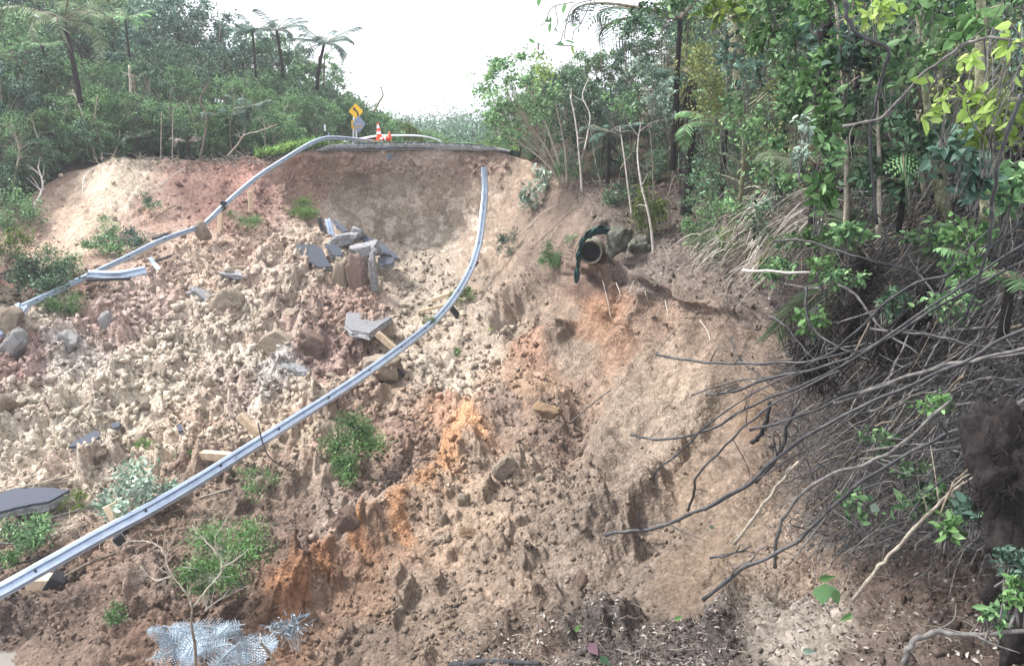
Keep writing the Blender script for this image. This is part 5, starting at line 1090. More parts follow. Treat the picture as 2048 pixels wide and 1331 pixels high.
def twigs():
    rg = random.Random(8); V = []; F = []; mb = MB()
    spec = [(1500, 1200, 1740, 400, 640, .25, .006, None), (600, 1560, 2060, 420, 1000, .25, .004, None), (420, 920, 1460, 1230, 1340, .12, .003, None), (500, 1440, 2060, 980, 1340, .16, .003, None), (330, 190, 560, 316, 340, .5, .014, None), (120, 1060, 1240, 350, 440, .4, .01, None), (160, 560, 1400, 800, 1330, .15, .005, None), (200, 0, 420, 930, 1080, .4, .008, None)]
    for n, u0, u1, v0, v1, L, r, _ in spec:
        for k in range(n):
            u = rg.uniform(u0, u1); v = rg.uniform(v0, v1)
            if v1 < 650 and u0 > 1100 and v > 540+(u-1200)*.25: continue
            if u0 > 400 and u0 < 700 and v < 1000 and u > 1200: continue
            p = G(u, v) if v > lipv(u) else hillpt(u, rg.uniform(0, .8)); l = L*rg.uniform(.4, 1.7); d = Vector((rg.gauss(0, 1), rg.gauss(0, .5), rg.gauss(0, .35))).normalized()*l
            m = p+d*.5+Vector((rg.gauss(0, .1), rg.gauss(0, .1), rg.uniform(0, .25)))*l; mb.tube([p+Vector((0, 0, .01)), m, p+d+Vector((0, -.02, .03))], [r, r*.85, r*.4], 4, False)
    props(mb.build('twigs', M['bark'], None, G(1500, 560)), 'countless fallen twigs strewn over the ledge and slopes', 'twigs', None, 'stuff')
twigs()


# ================================================================== NEAR THINGS ON THE SLIDE
bush(708,880,140,100,2600,.08,'leaf_vivid','dense bright green shrub lying just right of the long guardrail',wr=.34,stems=9,seed=1)
bush(695,940,70,80,1100,.08,'leaf_vivid','lower hanging half of the dense green shrub beside the long guardrail',wr=.34,stems=6,seed=2,barkm='deadwood')
bush(440,1095,190,130,3200,.062,'leaf_vivid','wide loose green shrub behind the bleached forked branch',wr=.32,stems=12,seed=3,Y=10.2,barkm='deadwood')
bush(410,1160,180,90,1500,.06,'leaf_vivid','green shrub low behind the silvery fronds',wr=.32,stems=8,seed=4,Y=9.6,barkm='deadwood')
bush(225,1225,50,90,300,.055,'leaf_bright','small green sprig on the dark soil left of the silvery fronds',wr=.34,stems=5,seed=5)
bush(255,975,120,110,420,.11,'leaf_silver','silver-leaved broken shrub left of the long guardrail',wr=.6,stems=14,seed=6,barkm='deadwood')
bush(215,1010,80,60,200,.11,'leaf_silver','small silver-leaved sprig above the lower guardrail post',wr=.6,stems=8,seed=7,barkm='deadwood')
bush(330,985,70,50,160,.10,'leaf_silver','silver-leaved twig touching the long guardrail',wr=.6,stems=6,seed=8,barkm='deadwood')
bush(510,955,90,90,420,.06,'leaf_vivid','light green sprig just below the long guardrail',wr=.4,stems=6,seed=9)
bush(290,885,56,24,160,.10,'grass','green tuft lying in the pale debris',wr=.12,stems=4,seed=10)
bush(378,915,54,30,220,.08,'leaf_bright','low green tuft beside the level timber post',wr=.4,stems=4,seed=11)
bush(60,1065,130,80,800,.09,'leaf_mid','green shrub under fallen branches at the left edge',wr=.4,stems=14,seed=12,barkm='deadwood')
bush(20,1110,90,50,260,.09,'leaf_bright','bright sprig at the left edge above the guardrail',wr=.4,stems=8,seed=13,barkm='deadwood')
bush(150,1000,90,40,240,.08,'leaf_yellow','thin yellow green sprig right of the large dark slab',wr=.3,stems=8,seed=14)
bush(492,440,70,52,900,.10,'leaf_bright','feathery bright green shrub right of the left rail posts',wr=.2,stems=10,seed=15)
bush(300,405,38,44,260,.12,'leaf_dark','small dark bush growing alone on the left bank',wr=.45,stems=8,seed=16)
bush(55,555,130,100,1500,.14,'leaf_dark','dark round bush at the left edge above the left rail end',wr=.45,stems=16,seed=17,barkm='barkmid')
bush(110,525,100,60,900,.13,'leaf_mid','green bush behind the left rail with a fan of spiky leaves',wr=.35,stems=8,seed=18)
bush(205,490,90,50,700,.13,'leaf_mid','trailing green plants along the upper side of the left rail',wr=.4,stems=8,seed=19)
bush(265,475,80,44,500,.13,'leaf_blue','blue green trailing plant under the dark broken post',wr=.35,stems=8,seed=20)
bush(215,455,60,40,260,.13,'leaf_mid','sparse green sprig higher on the left bank',wr=.35,stems=8,seed=21)
bush(130,605,86,50,800,.11,'leaf_bright','green shrub directly below the lower left rail',wr=.25,stems=8,seed=22)
bush(20,420,110,150,1500,.16,'leaf_mid','leafy bush against the left end of the bank',wr=.4,stems=14,seed=23,Y=32)
bush(15,500,90,80,700,.14,'leaf_yellow','pale green bush under the left end of the bank',wr=.4,stems=8,seed=24,Y=29.5)
bush(600,412,70,40,700,.22,'grass','tuft of hanging grass left of the scarp face',wr=.05,stems=4,seed=25)
bush(618,425,40,26,300,.16,'grass','lower grass tuft touching the scarp face',wr=.06,stems=3,seed=26)
bush(1016,482,44,56,420,.13,'leaf_blue','blue green sprig hanging on the bare slope right of the rail',wr=.28,stems=7,seed=27)
bush(1105,505,60,70,700,.12,'leaf_bright','green leafy sprig on the slope left of the pipe',wr=.28,stems=8,seed=28)
bush(1140,480,26,30,90,.11,'leaf_mid','tiny sprig just left of the pipe netting',wr=.28,stems=4,seed=29)
bush(1078,360,60,60,130,.26,'leaf_silver','silvery large-leaved sprig at the right end of the scarp',wr=.6,stems=8,seed=30,barkm='deadwood')
bush(1062,398,50,40,80,.24,'leaf_silver','lower silvery sprig hanging over the right scarp',wr=.6,stems=6,seed=31,barkm='deadwood')
bush(926,592,50,34,380,.2,'grass','dark grass tuft under the bend of the long rail',wr=.05,stems=3,seed=32)
bush(862,642,36,26,120,.12,'grass','pale green tuft caught on the long rail',wr=.12,stems=3,seed=33,Y=24.2)
bush(914,704,22,20,30,.12,'leaf_bright','single green leafy scrap on the rubble slope',wr=.5,stems=2,seed=34)
bush(975,662,30,12,40,.1,'leaf_lime','lime green scrap on the upper rubble slope',wr=.4,stems=2,seed=35)
bush(760,640,60,14,60,.14,'grass','wisp of grass lying near the pale grey slab',wr=.1,stems=2,seed=36)
bush(1290,425,80,110,650,.12,'leaf_yellow','yellow green shrub growing behind the culvert boulders',wr=.5,stems=8,seed=37,Y=24)
bush(1390,455,70,90,600,.11,'leaf_mid','green shrub right of the thin saplings',wr=.5,stems=8,seed=38,Y=20)
bush(1470,465,50,60,260,.12,'grass','green tuft on the edge of the dead thatch',wr=.12,stems=4,seed=39,Y=14.5)
bush(1240,395,90,60,700,.12,'leaf_dark','dark shrub behind the culvert ledge',wr=.45,stems=8,seed=40,Y=26.5)
bush(1140,335,60,50,300,.12,'leaf_mid','green shrub at the foot of the leaning clump',wr=.45,stems=6,seed=41,Y=30.3)
# grass fringe left of the road
def fringe(name, pts, n, L, label, seed, hang=.6):
    rg = random.Random(seed); V = []; F = []; k = 0
    for q in range(n):
        u = rg.uniform(pts[0][0], pts[-1][0]); v = np.interp(u, [a[0] for a in pts], [a[1] for a in pts]); p = P(u, v+rg.uniform(-3, 7), GB(u, 0).y-rg.uniform(-.4, .2)); l = L*rg.uniform(.4, 1.2)
        d = Vector((rg.gauss(-.2, .4), rg.gauss(-.35, .3), rg.uniform(.3, 1))).normalized()*l; x = Vector((.018, .01, 0)); m = p+d*.5; t = p+d+Vector((0, 0, -hang*l*rg.random()))
        V += [p-x, p+x, m+x*.8, m-x*.8, t]; F.append([k, k+1, k+2, k+4, k+3]); k += 5
    b = np.array([tuple(v) for v in V]); o0 = b[0]; props(link(name, mesh_np(name, b-o0, np.array(F), [M['grass']]), None, tuple(o0)), label, 'grass', None, 'stuff')
fringe('grass', [(515, 308), (560, 300), (610, 290), (650, 284)], 2600, .4, 'long green grass fringing the bank beside the road end', 1, .9)
fringe('grass', [(655, 287), (800, 286), (1040, 296)], 500, .22, 'short grass along the broken road edge', 2, .4)

# silvery fern fronds
def silverfern():
    c = P(395, 1335, 7.9); e = empty('silver_fern', c, 'pile of upturned pale silvery blue fern fronds at the bottom left', 'fern'); rg = np.random.default_rng(2); rnd = random.Random(4)
    gs = [frond_geo(1.0, .26, .35, .18, 17, rg, sub=6, curl=.15*(k-1)) for k in range(3)]; me = [(g[0].mesh('midrib', M['frond_silver'], (0, 0, 0)), mesh_np('frond', g[1], g[2], [M['frond_silver']])) for g in gs]
    for i in range(30):
        a = 6.283*i/30*1.0+rnd.uniform(-.2, .2); q = P(rnd.uniform(290, 500), rnd.uniform(1240, 1335), rnd.uniform(8.0, 8.5)); f = link('frond', me[i % 3][1], e, q-c)
        tgt = P(rnd.choice([rnd.uniform(230, 400), rnd.uniform(450, 610)]), rnd.uniform(1215, 1345), rnd.uniform(7.9, 8.7)); X = (tgt-q).normalized(); Zc = (-Vector(q).normalized()+Vector((rnd.uniform(-.4, .4), 0, .5))).normalized(); Yx = Zc.cross(X).normalized(); Zc = X.cross(Yx); sc = rnd.uniform(.35, .8); f.rotation_euler = Matrix((X, Yx, Zc)).transposed().to_euler(); f.scale = (sc, sc, sc)
        link('midrib', me[i % 3][0], f)
silverfern()
bush(590,1260,110,60,150,.12,'frond_silver','loose silvery fern tips right of the silvery pile',wr=.12,stems=14,seed=51,barkm='deadwood',Y=8.6,cat='fern',name='fern_tip')
# bleached forked branch
def twigtree(name, lab, trunkpts, brs, r, mat, cat='branch', tw=5, seed=0):
    rg = random.Random(seed); e = empty(name, P(*trunkpts[0]), lab, cat); mb = MB(); p = spline([P(*q) for q in trunkpts], 5); mb.tube(p, [r*(1-.35*i/len(p)) for i in range(len(p))], 8); mb.build('main_stem', M['barkmid'], e, smooth=True)
    for b in brs:
        mb = MB(); p = spline([P(*q) for q in b], 5); m = len(p); p = [q+Vector((rg.gauss(0, 1), rg.gauss(0, 1), rg.gauss(0, 1)))*r*.22 for q in p]; mb.tube(p, [r*.62*(1-.75*i/m) for i in range(m)], 7)
        for k in range(tw):
            i = rg.randrange(2, m-1); L = (p[-1]-p[0]).length*.35*rg.uniform(.4, 1.2); d = ((p[i]-p[i-1]).normalized()+Vector([rg.gauss(0, .6) for _ in range(3)])).normalized()*L
            pp = spline([p[i], p[i]+d*.5+Vector((0, 0, rg.gauss(0, .06)*L)), p[i]+d], 3); mb.tube(pp, [r*.2*(1-.7*j/6) for j in range(7)], 5)
            d2 = (d.normalized()+Vector([rg.gauss(0, .6) for _ in range(3)])).normalized()*L*.5; mb.tube([pp[3], pp[3]+d2], [r*.12, r*.05], 4)
        mb.build('side_branch', M[mat], e, smooth=True)
    return e
twigtree('forked_branch', 'bleached forked dead branch standing up from the silvery fronds at the bottom left', [(392,1345,7.0),(390,1290,7.0),(383,1250,7.05),(385,1210,7.1)],
    [[(385,1215,7.1),(375,1190,7.1),(345,1150,7.2),(332,1115,7.3),(350,1070,7.4),(368,1030,7.5)], [(385,1215,7.1),(408,1185,7.1),(438,1150,7.2),(443,1120,7.3),(430,1080,7.4),(452,1040,7.5),(470,1015,7.5)], [(334,1120,7.3),(315,1090,7.4),(270,1080,7.5),(235,1095,7.5)], [(442,1135,7.2),(470,1120,7.3),(500,1095,7.4)], [(437,1110,7.3),(410,1080,7.4),(385,1050,7.5)], [(345,1150,7.2),(310,1160,7.3),(280,1130,7.4)]], .018, 'bark', 'branch', 12, 1)
twigtree('forked_branch', 'white broken stick leaning out of the silvery fronds on the right', [(552,1331,7.4),(535,1300,7.5),(520,1285,7.5)], [[(520,1285,7.5),(522,1265,7.5)]], .02, 'deadwood', 'branch', 2, 2)
def stick(pts, r, mat, label, name='fallen_branch', cat='branch', group=None, tw=2, seed=0):
    rg = random.Random(seed+int(pts[0][0])); mb = MB(); p = spline([P(*q) for q in pts], 5); m = len(p); mb.tube(p, [r*(1-.55*i/m) for i in range(m)], 7)
    for k in range(tw):
        i = rg.randrange(2, m-1); L = (p[-1]-p[0]).length*.18*rg.uniform(.4, 1.2); d = ((p[i]-p[i-1]).normalized()+Vector([rg.gauss(0, .6) for _ in range(3)])).normalized()*L; mb.tube([p[i], p[i]+d*.5+Vector((0, 0, .05*L)), p[i]+d], [r*.35, r*.28, r*.1], 5)
    return props(mb.build(name, M[mat], None, None, True), label, cat, group)
def onY(u, v, g=.08): return G(max(0, u), v).y - g
def gs(pts, *a, g=.1, **k): return stick([(u, v, onY(u, v, g)) for u, v in pts], *a, **k)
gs([(-10,985),(60,970),(120,955),(208,936)], .035, 'bark', 'pale fallen branch pointing right above the large dark slab', tw=4)
gs([(0,1040),(70,1010),(140,985),(200,950)], .018, 'barkmid', 'thin fallen branch crossing the large dark slab', tw=4)
gs([(-10,1062),(80,1040),(150,1020),(200,1003)], .028, 'deadwood', 'second pale branch below the large dark slab', tw=6)
gs([(-10,1140),(60,1120),(110,1108),(160,1098),(200,1082)], .028, 'vine', 'dark curved branch just above the lower end of the long rail', tw=3)
gs([(130,1152),(190,1120),(250,1100),(300,1082),(345,1078)], .035, 'barkmid', 'brown branch just below the lower end of the long rail', tw=3)
gs([(-10,1085),(60,1085),(130,1062),(180,1048)], .02, 'vine', 'slender dark branch at the left edge', tw=4)
gs([(400,995),(480,972),(550,958),(640,945),(672,935)], .03, 'bark', 'long pale branch running right to the dense green shrub', tw=4)
gs([(440,985),(520,965),(590,950),(655,932)], .014, 'vine', 'thin dark twig above the long pale branch', tw=4)
gs([(340,935),(390,945),(430,930),(470,912)], .02, 'vine', 'thin dark branch behind the upper side of the long rail', tw=5)
stick([(516,845,13.9),(524,880,13.8),(540,915,13.7),(572,936,14.2),(590,944,14.6)], .016, 'vine', 'dark crooked twig crossing in front of the long rail', tw=5)
gs([(790,735),(800,705),(815,690)], .012, 'deadwood', 'thin pale wisp standing beside the long rail', tw=2)
gs([(1140,845),(1200,795),(1290,728),(1350,660)], .022, 'vinegrey', 'long thin pole lying up the slope left of the smooth cliff', tw=0, g=.06)
gs([(1040,470),(1080,430),(1120,405)], .022, 'deadwood', 'thin pale stick on the slope below the leaning clump', tw=2)
gs([(1060,500),(1100,462),(1140,425),(1185,398)], .022, 'barkmid', 'long dark stick on the slope below the leaning clump', tw=2)
gs([(1140,520),(1165,470),(1190,432)], .02, 'barkmid', 'dark stick beside the pipe netting', tw=2)
gs([(180,545),(205,555),(230,560)], .02, 'barkmid', 'short stick under the torn rail section', tw=0)
for i, (a, b, c) in enumerate([((1205,560),(1215,600),(1222,640)), ((1232,565),(1240,590),(1228,612)), ((1288,575),(1292,590),(1296,600)), ((1400,640),(1415,662),(1420,680)), ((1270,556),(1262,575),(1258,585)), ((1330,600),(1335,625),(1333,640))]):
    gs([a, b, c], .012, 'deadwood', 'thin root dangling over the edge of the cliff', 'hanging_root', 'root', 'thin roots dangling over the cliff edge', tw=1)

# ================================================================== CREEPER TANGLE AT THE RIGHT
VN = 0
def vine(pts, r, mat, label, group=None, tw=0, seed=0, knots=True):
    r *= .58
    rg = random.Random(seed+int(pts[0][0]*3+pts[0][1])); p = spline([P(*q) for q in pts], 7); m = len(p); ph = rg.uniform(0, 6)
    p = [q+Vector((math.sin(i*1.3+ph), math.cos(i*.9+ph), math.sin(i*1.1+ph*2)))*r*.35 for i, q in enumerate(p)]
    mb = MB(); mb.tube(p, [r*(1+.22*(i % 4 == 0)*knots)*(1-.3*i/m) for i in range(m)], 7)
    for k in range(tw):
        i = rg.randrange(2, m-1); L = rg.uniform(.15, .5); d = ((p[i]-p[i-1]).normalized()+Vector([rg.gauss(0, .6) for _ in range(3)])).normalized()*L; mb.tube(spline([p[i], p[i]+d*.5+Vector((rg.gauss(0, .05), 0, rg.gauss(0, .05))), p[i]+d], 3), [r*.42, r*.4, r*.36, r*.3, r*.24, r*.18, r*.1], 5)
    return props(mb.build('creeper_stem', M[mat], None, None, True), label, 'creeper', group)
VL = [
 ([(1312,709,7.4),(1400,723,7.1),(1461,726,6.9),(1535,726,6.7),(1637,718,6.4),(1704,670,6.1),(1806,579,5.8),(1907,545,5.6),(1975,501,5.4),(2070,420,5.2)], .024, 'vine', 'uppermost long dark creeper reaching farthest left over the cliff', 3),
 ([(1410,789,7),(1468,782,6.9),(1542,755,6.6),(1640,735,6.3),(1750,690,5.9),(1900,600,5.4),(2060,515,5)], .024, 'vine', 'dark creeper ending in a stub just below the uppermost one', 2),
 ([(1670,806,5.6),(1772,768,5.3),(1873,735,5),(1975,714,4.8),(2070,690,4.6)], .026, 'vinegrey', 'thick grey creeper slanting up to the right edge', 1),
 ([(1500,860,6.2),(1590,835,5.9),(1700,790,5.5),(1820,752,5.2),(1950,722,4.9),(2070,702,4.7)], .022, 'vine', 'dark creeper running along under the thick grey one', 1),
 ([(1740,658,6),(1800,664,5.8),(1873,672,5.6),(1941,689,5.4),(2070,712,5.1)], .024, 'vine', 'straight dark creeper dipping down to the right edge', 0),
 ([(1262,868,7.4),(1285,874,7.3),(1330,878,7.1),(1420,858,6.8),(1500,812,6.5),(1600,772,6.2),(1700,722,5.8),(1850,620,5.4),(2060,480,5)], .023, 'vine', 'dark creeper whose tip points left at mid height over the smooth cliff', 2),
 ([(1210,1068,6.2),(1250,1062,6.1),(1308,1056,6),(1386,1025,5.8),(1484,975,5.6),(1581,893,5.4),(1660,845,5.2),(1750,800,5.1),(1900,735,4.8),(2060,650,4.5)], .028, 'vine', 'longest thick creeper reaching down left to the lower slope', 3),
 ([(1406,1200,5.2),(1484,1138,5.1),(1581,1091,5),(1640,1037,4.9),(1718,967,4.7),(1815,908,4.5),(1912,862,4.3),(2070,830,4.1)], .026, 'vine', 'thick creeper ending at the pale ground near the bottom', 2),
 ([(1308,963,7),(1312,942,6.9),(1367,897,6.7),(1414,850,6.5),(1500,790,6.3),(1600,740,6)], .018, 'vine', 'thin creeper with its tip hooked down on the smooth cliff', 1),
 ([(1375,1021,6.4),(1388,986,6.3),(1394,951,6.2),(1445,897,6.1),(1492,850,6),(1560,800,5.9),(1680,740,5.6)], .02, 'vine', 'creeper bending sharply down right of the hooked one', 0),
 ([(1550,1134,5.6),(1554,1072,5.5),(1581,1014,5.4),(1640,959,5.2),(1737,924,5),(1800,890,4.9),(1900,800,4.8)], .026, 'vinegrey', 'grey creeper drooping vertically to the bare ground', 1),
 ([(1706,1200,4.9),(1753,1138,4.8),(1780,1110,4.75),(1835,1049,4.6),(1885,1000,4.5),(1928,963,4.4)], .024, 'bark', 'brown knotted stick rising right from the big green leaves', 3),
 ([(1807,1345,3.6),(1812,1310,3.6),(1827,1283,3.6),(1873,1263,3.6),(1951,1269,3.5),(2060,1258,3.4)], .03, 'vinegrey', 'thick arched root at the bottom right corner', 1),
 ([(1468,1088,6.9),(1523,1014,6.7),(1560,965,6.6),(1597,922,6.5)], .03, 'bark', 'pinkish brown stick leaning on the cliff edge', 0),
 ([(1421,1115,7),(1460,1108,6.9),(1503,1092,6.8)], .024, 'vine', 'short dark broken stick on the lower slope', 0),
 ([(1549,481,7.6),(1610,481,7.4),(1664,498,7.2),(1721,515,7),(1789,532,6.8),(1833,545,6.7),(1866,583,6.5),(1894,620,6.3),(1900,680,6.2)], .02, 'vine', 'dark creeper arching over the dead thatch', 1),
 ([(1612,575,7),(1614,630,6.9),(1637,668,6.8),(1680,695,6.6),(1740,720,6.4)], .024, 'vine', 'dark hooked creeper standing before the palm fronds', 0),
 ([(1535,630,7.8),(1569,650,7.6),(1603,691,7.4),(1640,730,7.2)], .022, 'vine', 'short dark creeper slanting down into the tangle', 0),
 ([(1461,674,7.6),(1474,711,7.4),(1512,745,7.2),(1560,765,7)], .016, 'vine', 'small dark forked twig crossing the uppermost creeper', 1),
 ([(1484,540,9),(1569,544,8.8),(1664,547,8.6)], .03, 'deadwood', 'straight pale broken pole lying across the thatch', 0),
 ([(1677,569,6.6),(1711,589,6.5),(1738,626,6.4),(1772,664,6.3),(1839,708,6.1)], .02, 'vinegrey', 'pale grey branch curving down through the tangle', 0),
 ([(1688,-20,5.5),(1691,0,5.5),(1697,41,5.5),(1724,74,5.5),(1775,98,5.5),(1762,159,5.6),(1752,210,5.6),(1740,290,5.7),(1755,450,5.8)], .026, 'vine', 'dark creeper hanging from the top with a sharp elbow', 0),
 ([(1687,252,5.6),(1765,233,5.4),(1839,155,5.1),(1900,110,4.9),(1941,84,4.8),(2002,76,4.6),(2070,100,4.5)], .019, 'vinegrey', 'grey branch arching across under the lime green leaves', 2),
 ([(2044,186,4.4),(2002,304,4.5),(1985,406,4.7),(1975,500,4.8),(1930,640,5)], .022, 'vine', 'long dark creeper hanging down the right edge', 0),
 ([(1410,1020,6.3),(1490,975,6.0),(1560,930,5.8),(1640,880,5.5)], .014, 'vine', 'thin creeper just below the longest thick one', 1),
 ([(1382,790,7.2),(1470,762,7),(1560,750,6.7),(1650,715,6.3),(1720,700,6.1)], .013, 'vine', 'thin pointed creeper between the two upper ones', 1),
 ([(1510,965,6.2),(1560,905,6.1),(1575,850,6),(1600,800,5.9)], .03, 'vine', 'dark hanging clump of bark on the cliff edge', 0),
 ([(1505,885,6.4),(1520,870,6.3),(1535,835,6.2),(1540,800,6.2)], .035, 'black', 'black withered leaf bundle hanging over the cliff edge', 0)]
for a, r, m, lab, tw in VL: vine(a, r, m, lab, None, tw+4 if m == 'vine' and r > .015 else tw+1)
rd = random.Random(77)
GV = {'vine': 'dark', 'vinegrey': 'grey', 'barkmid': 'brown'}
for k in range(230):
    f = rd.random(); u1 = rd.uniform(1820, 2130); v1 = rd.uniform(250, 900); a = rd.uniform(.1, 1.4); L = rd.uniform(250, 640)*(.6 if v1 > 750 else 1)
    u0 = u1-L*math.cos(a*.9); v0 = v1+L*math.sin(a)*rd.uniform(.6, 1.1)
    if u0 < 1540: u0 = rd.uniform(1540, 1660)
    if v0 > 1130: v0 = rd.uniform(950, 1130)
    Yb = rd.uniform(.68, .95); pts = []
    sag = rd.uniform(-60, 110)
    for j in range(6):
        t = j/5; u = u1+(u0-u1)*t; v = v1+(v0-v1)*t + sag*math.sin(math.pi*t)*.6 + rd.uniform(-12, 12); Y = max(3.4, (Yt(min(u, 2048), min(1331, max(v, 200))))*(Yb+.05*math.sin(j))); pts.append((u, v, Y))
    m = rd.choice(['vine']*4+['vinegrey']*3+['barkmid']); z = 'in the upper right tangle' if v1 < 450 else 'in the middle of the right tangle' if v1 < 700 else 'in the lower right tangle'
    vine(pts, rd.uniform(.006, .019)*(Y/6)**.5, m, f'thin {GV[m]} creeper stem slanting down left {z}', f'{GV[m]} creeper stems {z}', 1 if k % 3 == 0 else 0)
for k in range(46):           # upright and hanging stems above the tangle
    u = rd.uniform(1600, 2060); v0 = rd.uniform(-30, 150); v1 = rd.uniform(330, 560); Y = max(4.6, Yt(u, 400)*rd.uniform(.6, .9)); dx = rd.uniform(-90, 60)
    pts = [(u+dx*t+rd.uniform(-12, 12), v0+(v1-v0)*t, Y+rd.uniform(-.15, .15)) for t in (0, .2, .4, .6, .8, 1)]; m = rd.choice(['vine', 'vinegrey', 'barkmid'])
    vine(pts, rd.uniform(.005, .014), m, f'thin {GV[m]} stem hanging among the leaves at the upper right', f'{GV[m]} stems hanging at the upper right')
def tangle():
    rg = random.Random(5); mb = MB()
    for k in range(9000):
        u = rg.uniform(1560, 2070); v = rg.uniform(430, 1080)
        if u < 1620 and v > 900: continue
        if v < 700-(u-1560)*.5: pass
        Y = max(3.6, Yt(min(2048, u), v)*rg.uniform(.82, .99)); p = P(u, v, Y); a = rg.gauss(.6, .45) if k % 2 else rg.uniform(-1.6, 3.2); l = rg.uniform(.12, .55)
        d = Vector((-math.cos(a), rg.gauss(0, .35), -math.sin(a))).normalized()*l; q = Vector((rg.gauss(0, .16), rg.gauss(0, .1), rg.gauss(0, .16)))*l*2; r = rg.uniform(.0015, .005)
        mb.tube([p, p+d*.33+q, p+d*.66+q*.8, p+d], [r, r, r*.9, r*.5], 4, False)
    if False: pass
    props(mb.build('creeper_tangle', [M['vinegrey'], M['vine']], None, P(1800, 760, 8)), 'fine tangle of dead creeper twigs filling the right side', 'creeper tangle', None, 'stuff')
    me_ = bpy.data.objects['creeper_tangle'].data; nf = len(me_.polygons); me_.polygons.foreach_set('material_index', ((np.arange(nf)//12) % 2).astype(np.int32))
    mb = MB()
    for k in range(900):
        u = rg.uniform(1420, 2060); v = rg.uniform(0, 470); Y = max(4.8, Yt(min(2048, u), 420)*rg.uniform(.7, 1)); p = P(u, v, Y); a = rg.uniform(0, 6.28); l = rg.uniform(.2, .9); d = Vector((math.cos(a)*.6, rg.gauss(0, .3), -abs(math.sin(a)))).normalized()*l
        r = rg.uniform(.002, .006); mb.tube([p, p+d*.5+Vector((rg.gauss(0, .08), 0, 0)), p+d], [r, r, r*.6], 4, False)
    props(mb.build('hanging_twigs', M['vinegrey'], None, P(1700, 300, 10)), 'fine bare twigs hanging between the trees at the upper right', 'twigs', None, 'stuff')
tangle()
# leafy clusters at the upper right: u, v, w, h, n, leaf, material, distance
CL = [(1465,80,60,120,60,.10,'leaf_blue',9.5),(1500,150,70,90,70,.09,'leaf_blue',9),(1530,60,100,120,260,.10,'leaf_bright',9.5),(1590,110,110,120,240,.11,'leaf_mid',9),(1640,60,110,120,260,.10,'leaf_blue',8.6),(1600,230,120,140,260,.10,'leaf_mid',8.6),(1635,170,90,140,160,.10,'leaf_bright',8),(1650,240,70,130,120,.11,'leaf_bright',7.2),(1608,282,50,90,70,.07,'leaf_silver',7),(1665,300,50,60,60,.10,'leaf_mid',7),(1640,390,50,100,70,.13,'leaf_bright',7),
 (1700,90,130,140,260,.11,'leaf_blue',8),(1740,190,120,120,220,.10,'leaf_dark',8),(1800,90,150,170,220,.12,'leaf_mid',7.5),(1840,300,160,160,260,.11,'leaf_dark',7.6),(1925,290,90,120,60,.11,'leaf_blue',5.4),(1950,350,80,80,50,.13,'leaf_blue',5.4),(1905,180,100,130,34,.105,'leaf_lime',5),(2000,140,100,140,26,.105,'leaf_lime',4.6),(1990,250,110,120,110,.09,'leaf_yellow',5),(2020,400,90,140,200,.09,'leaf_mid',5.6),(1760,340,120,110,240,.10,'leaf_dark',8),(1560,330,110,110,260,.10,'leaf_mid',10),(1530,430,100,90,220,.10,'leaf_dark',12),(1445,330,120,150,320,.10,'leaf_dark',15),(1410,190,130,160,700,.07,'leaf_moss',15),(1400,110,110,110,500,.07,'leaf_moss',15.5),(1475,250,90,160,220,.09,'leaf_mid',11),
 (1880,60,170,120,110,.12,'leaf_bright',6),(1750,20,150,70,36,.12,'leaf_lime',6),(1640,10,120,60,90,.11,'leaf_bright',7.5),(1560,0,120,60,90,.10,'leaf_mid',9),(1440,10,100,60,60,.11,'leaf_yellow',8.5),(1330,10,120,50,120,.10,'leaf_mid',12),(1940,500,120,100,160,.08,'leaf_bright',5.6),(1850,480,120,80,150,.09,'leaf_mid',7),(1700,470,100,60,140,.10,'leaf_mid',8),(1650,540,70,50,90,.09,'leaf_bright',8.2),(1625,640,60,60,60,.10,'leaf_bright',7.2),(1560,540,90,60,160,.09,'leaf_mid',10),(2020,1060,90,110,120,.07,'leaf_bright',3.7),(2030,1120,70,80,150,.045,'leaf_blue',3.3),(1960,1020,90,70,60,.09,'leaf_blue',4),(2035,1180,60,90,160,.04,'leaf_bright',3.2),(1980,1230,80,60,50,.06,'leaf_mid',3.5),(1900,1050,80,60,36,.09,'leaf_bright',4.3),(1720,1000,120,90,50,.07,'leaf_mid',5.3),(1840,1000,120,90,60,.09,'leaf_mid',4.9),
 (1310,195,90,70,110,.13,'leaf_silver',20),(1240,210,80,80,240,.11,'leaf_mid',22),(1275,130,60,40,70,.14,'leaf_silver',20.5),(1330,220,50,50,60,.14,'leaf_silver',20),(1090,140,50,60,120,.12,'leaf_lime',24),(1270,60,90,60,300,.1,'leaf_dark',17),(1500,500,60,40,120,.1,'leaf_yellow',14),(1480,420,110,80,300,.09,'leaf_mid',13.5),(1560,390,110,80,300,.09,'leaf_dark',11.5),(1590,470,90,70,220,.08,'leaf_mid',10.5),(1440,480,80,50,200,.09,'leaf_mid',15.5),(1540,530,80,40,120,.08,'leaf_dark',11),(1640,480,80,60,160,.08,'leaf_bright',9),(1700,560,80,60,120,.07,'leaf_mid',7.6),(1780,600,90,60,120,.07,'leaf_dark',7),(1900,620,100,70,130,.06,'leaf_mid',6),(1760,880,80,60,70,.06,'leaf_mid',5.6),(1880,800,90,60,80,.05,'leaf_bright',5),(1830,930,90,60,80,.05,'leaf_mid',5)]
rd = random.Random(404)
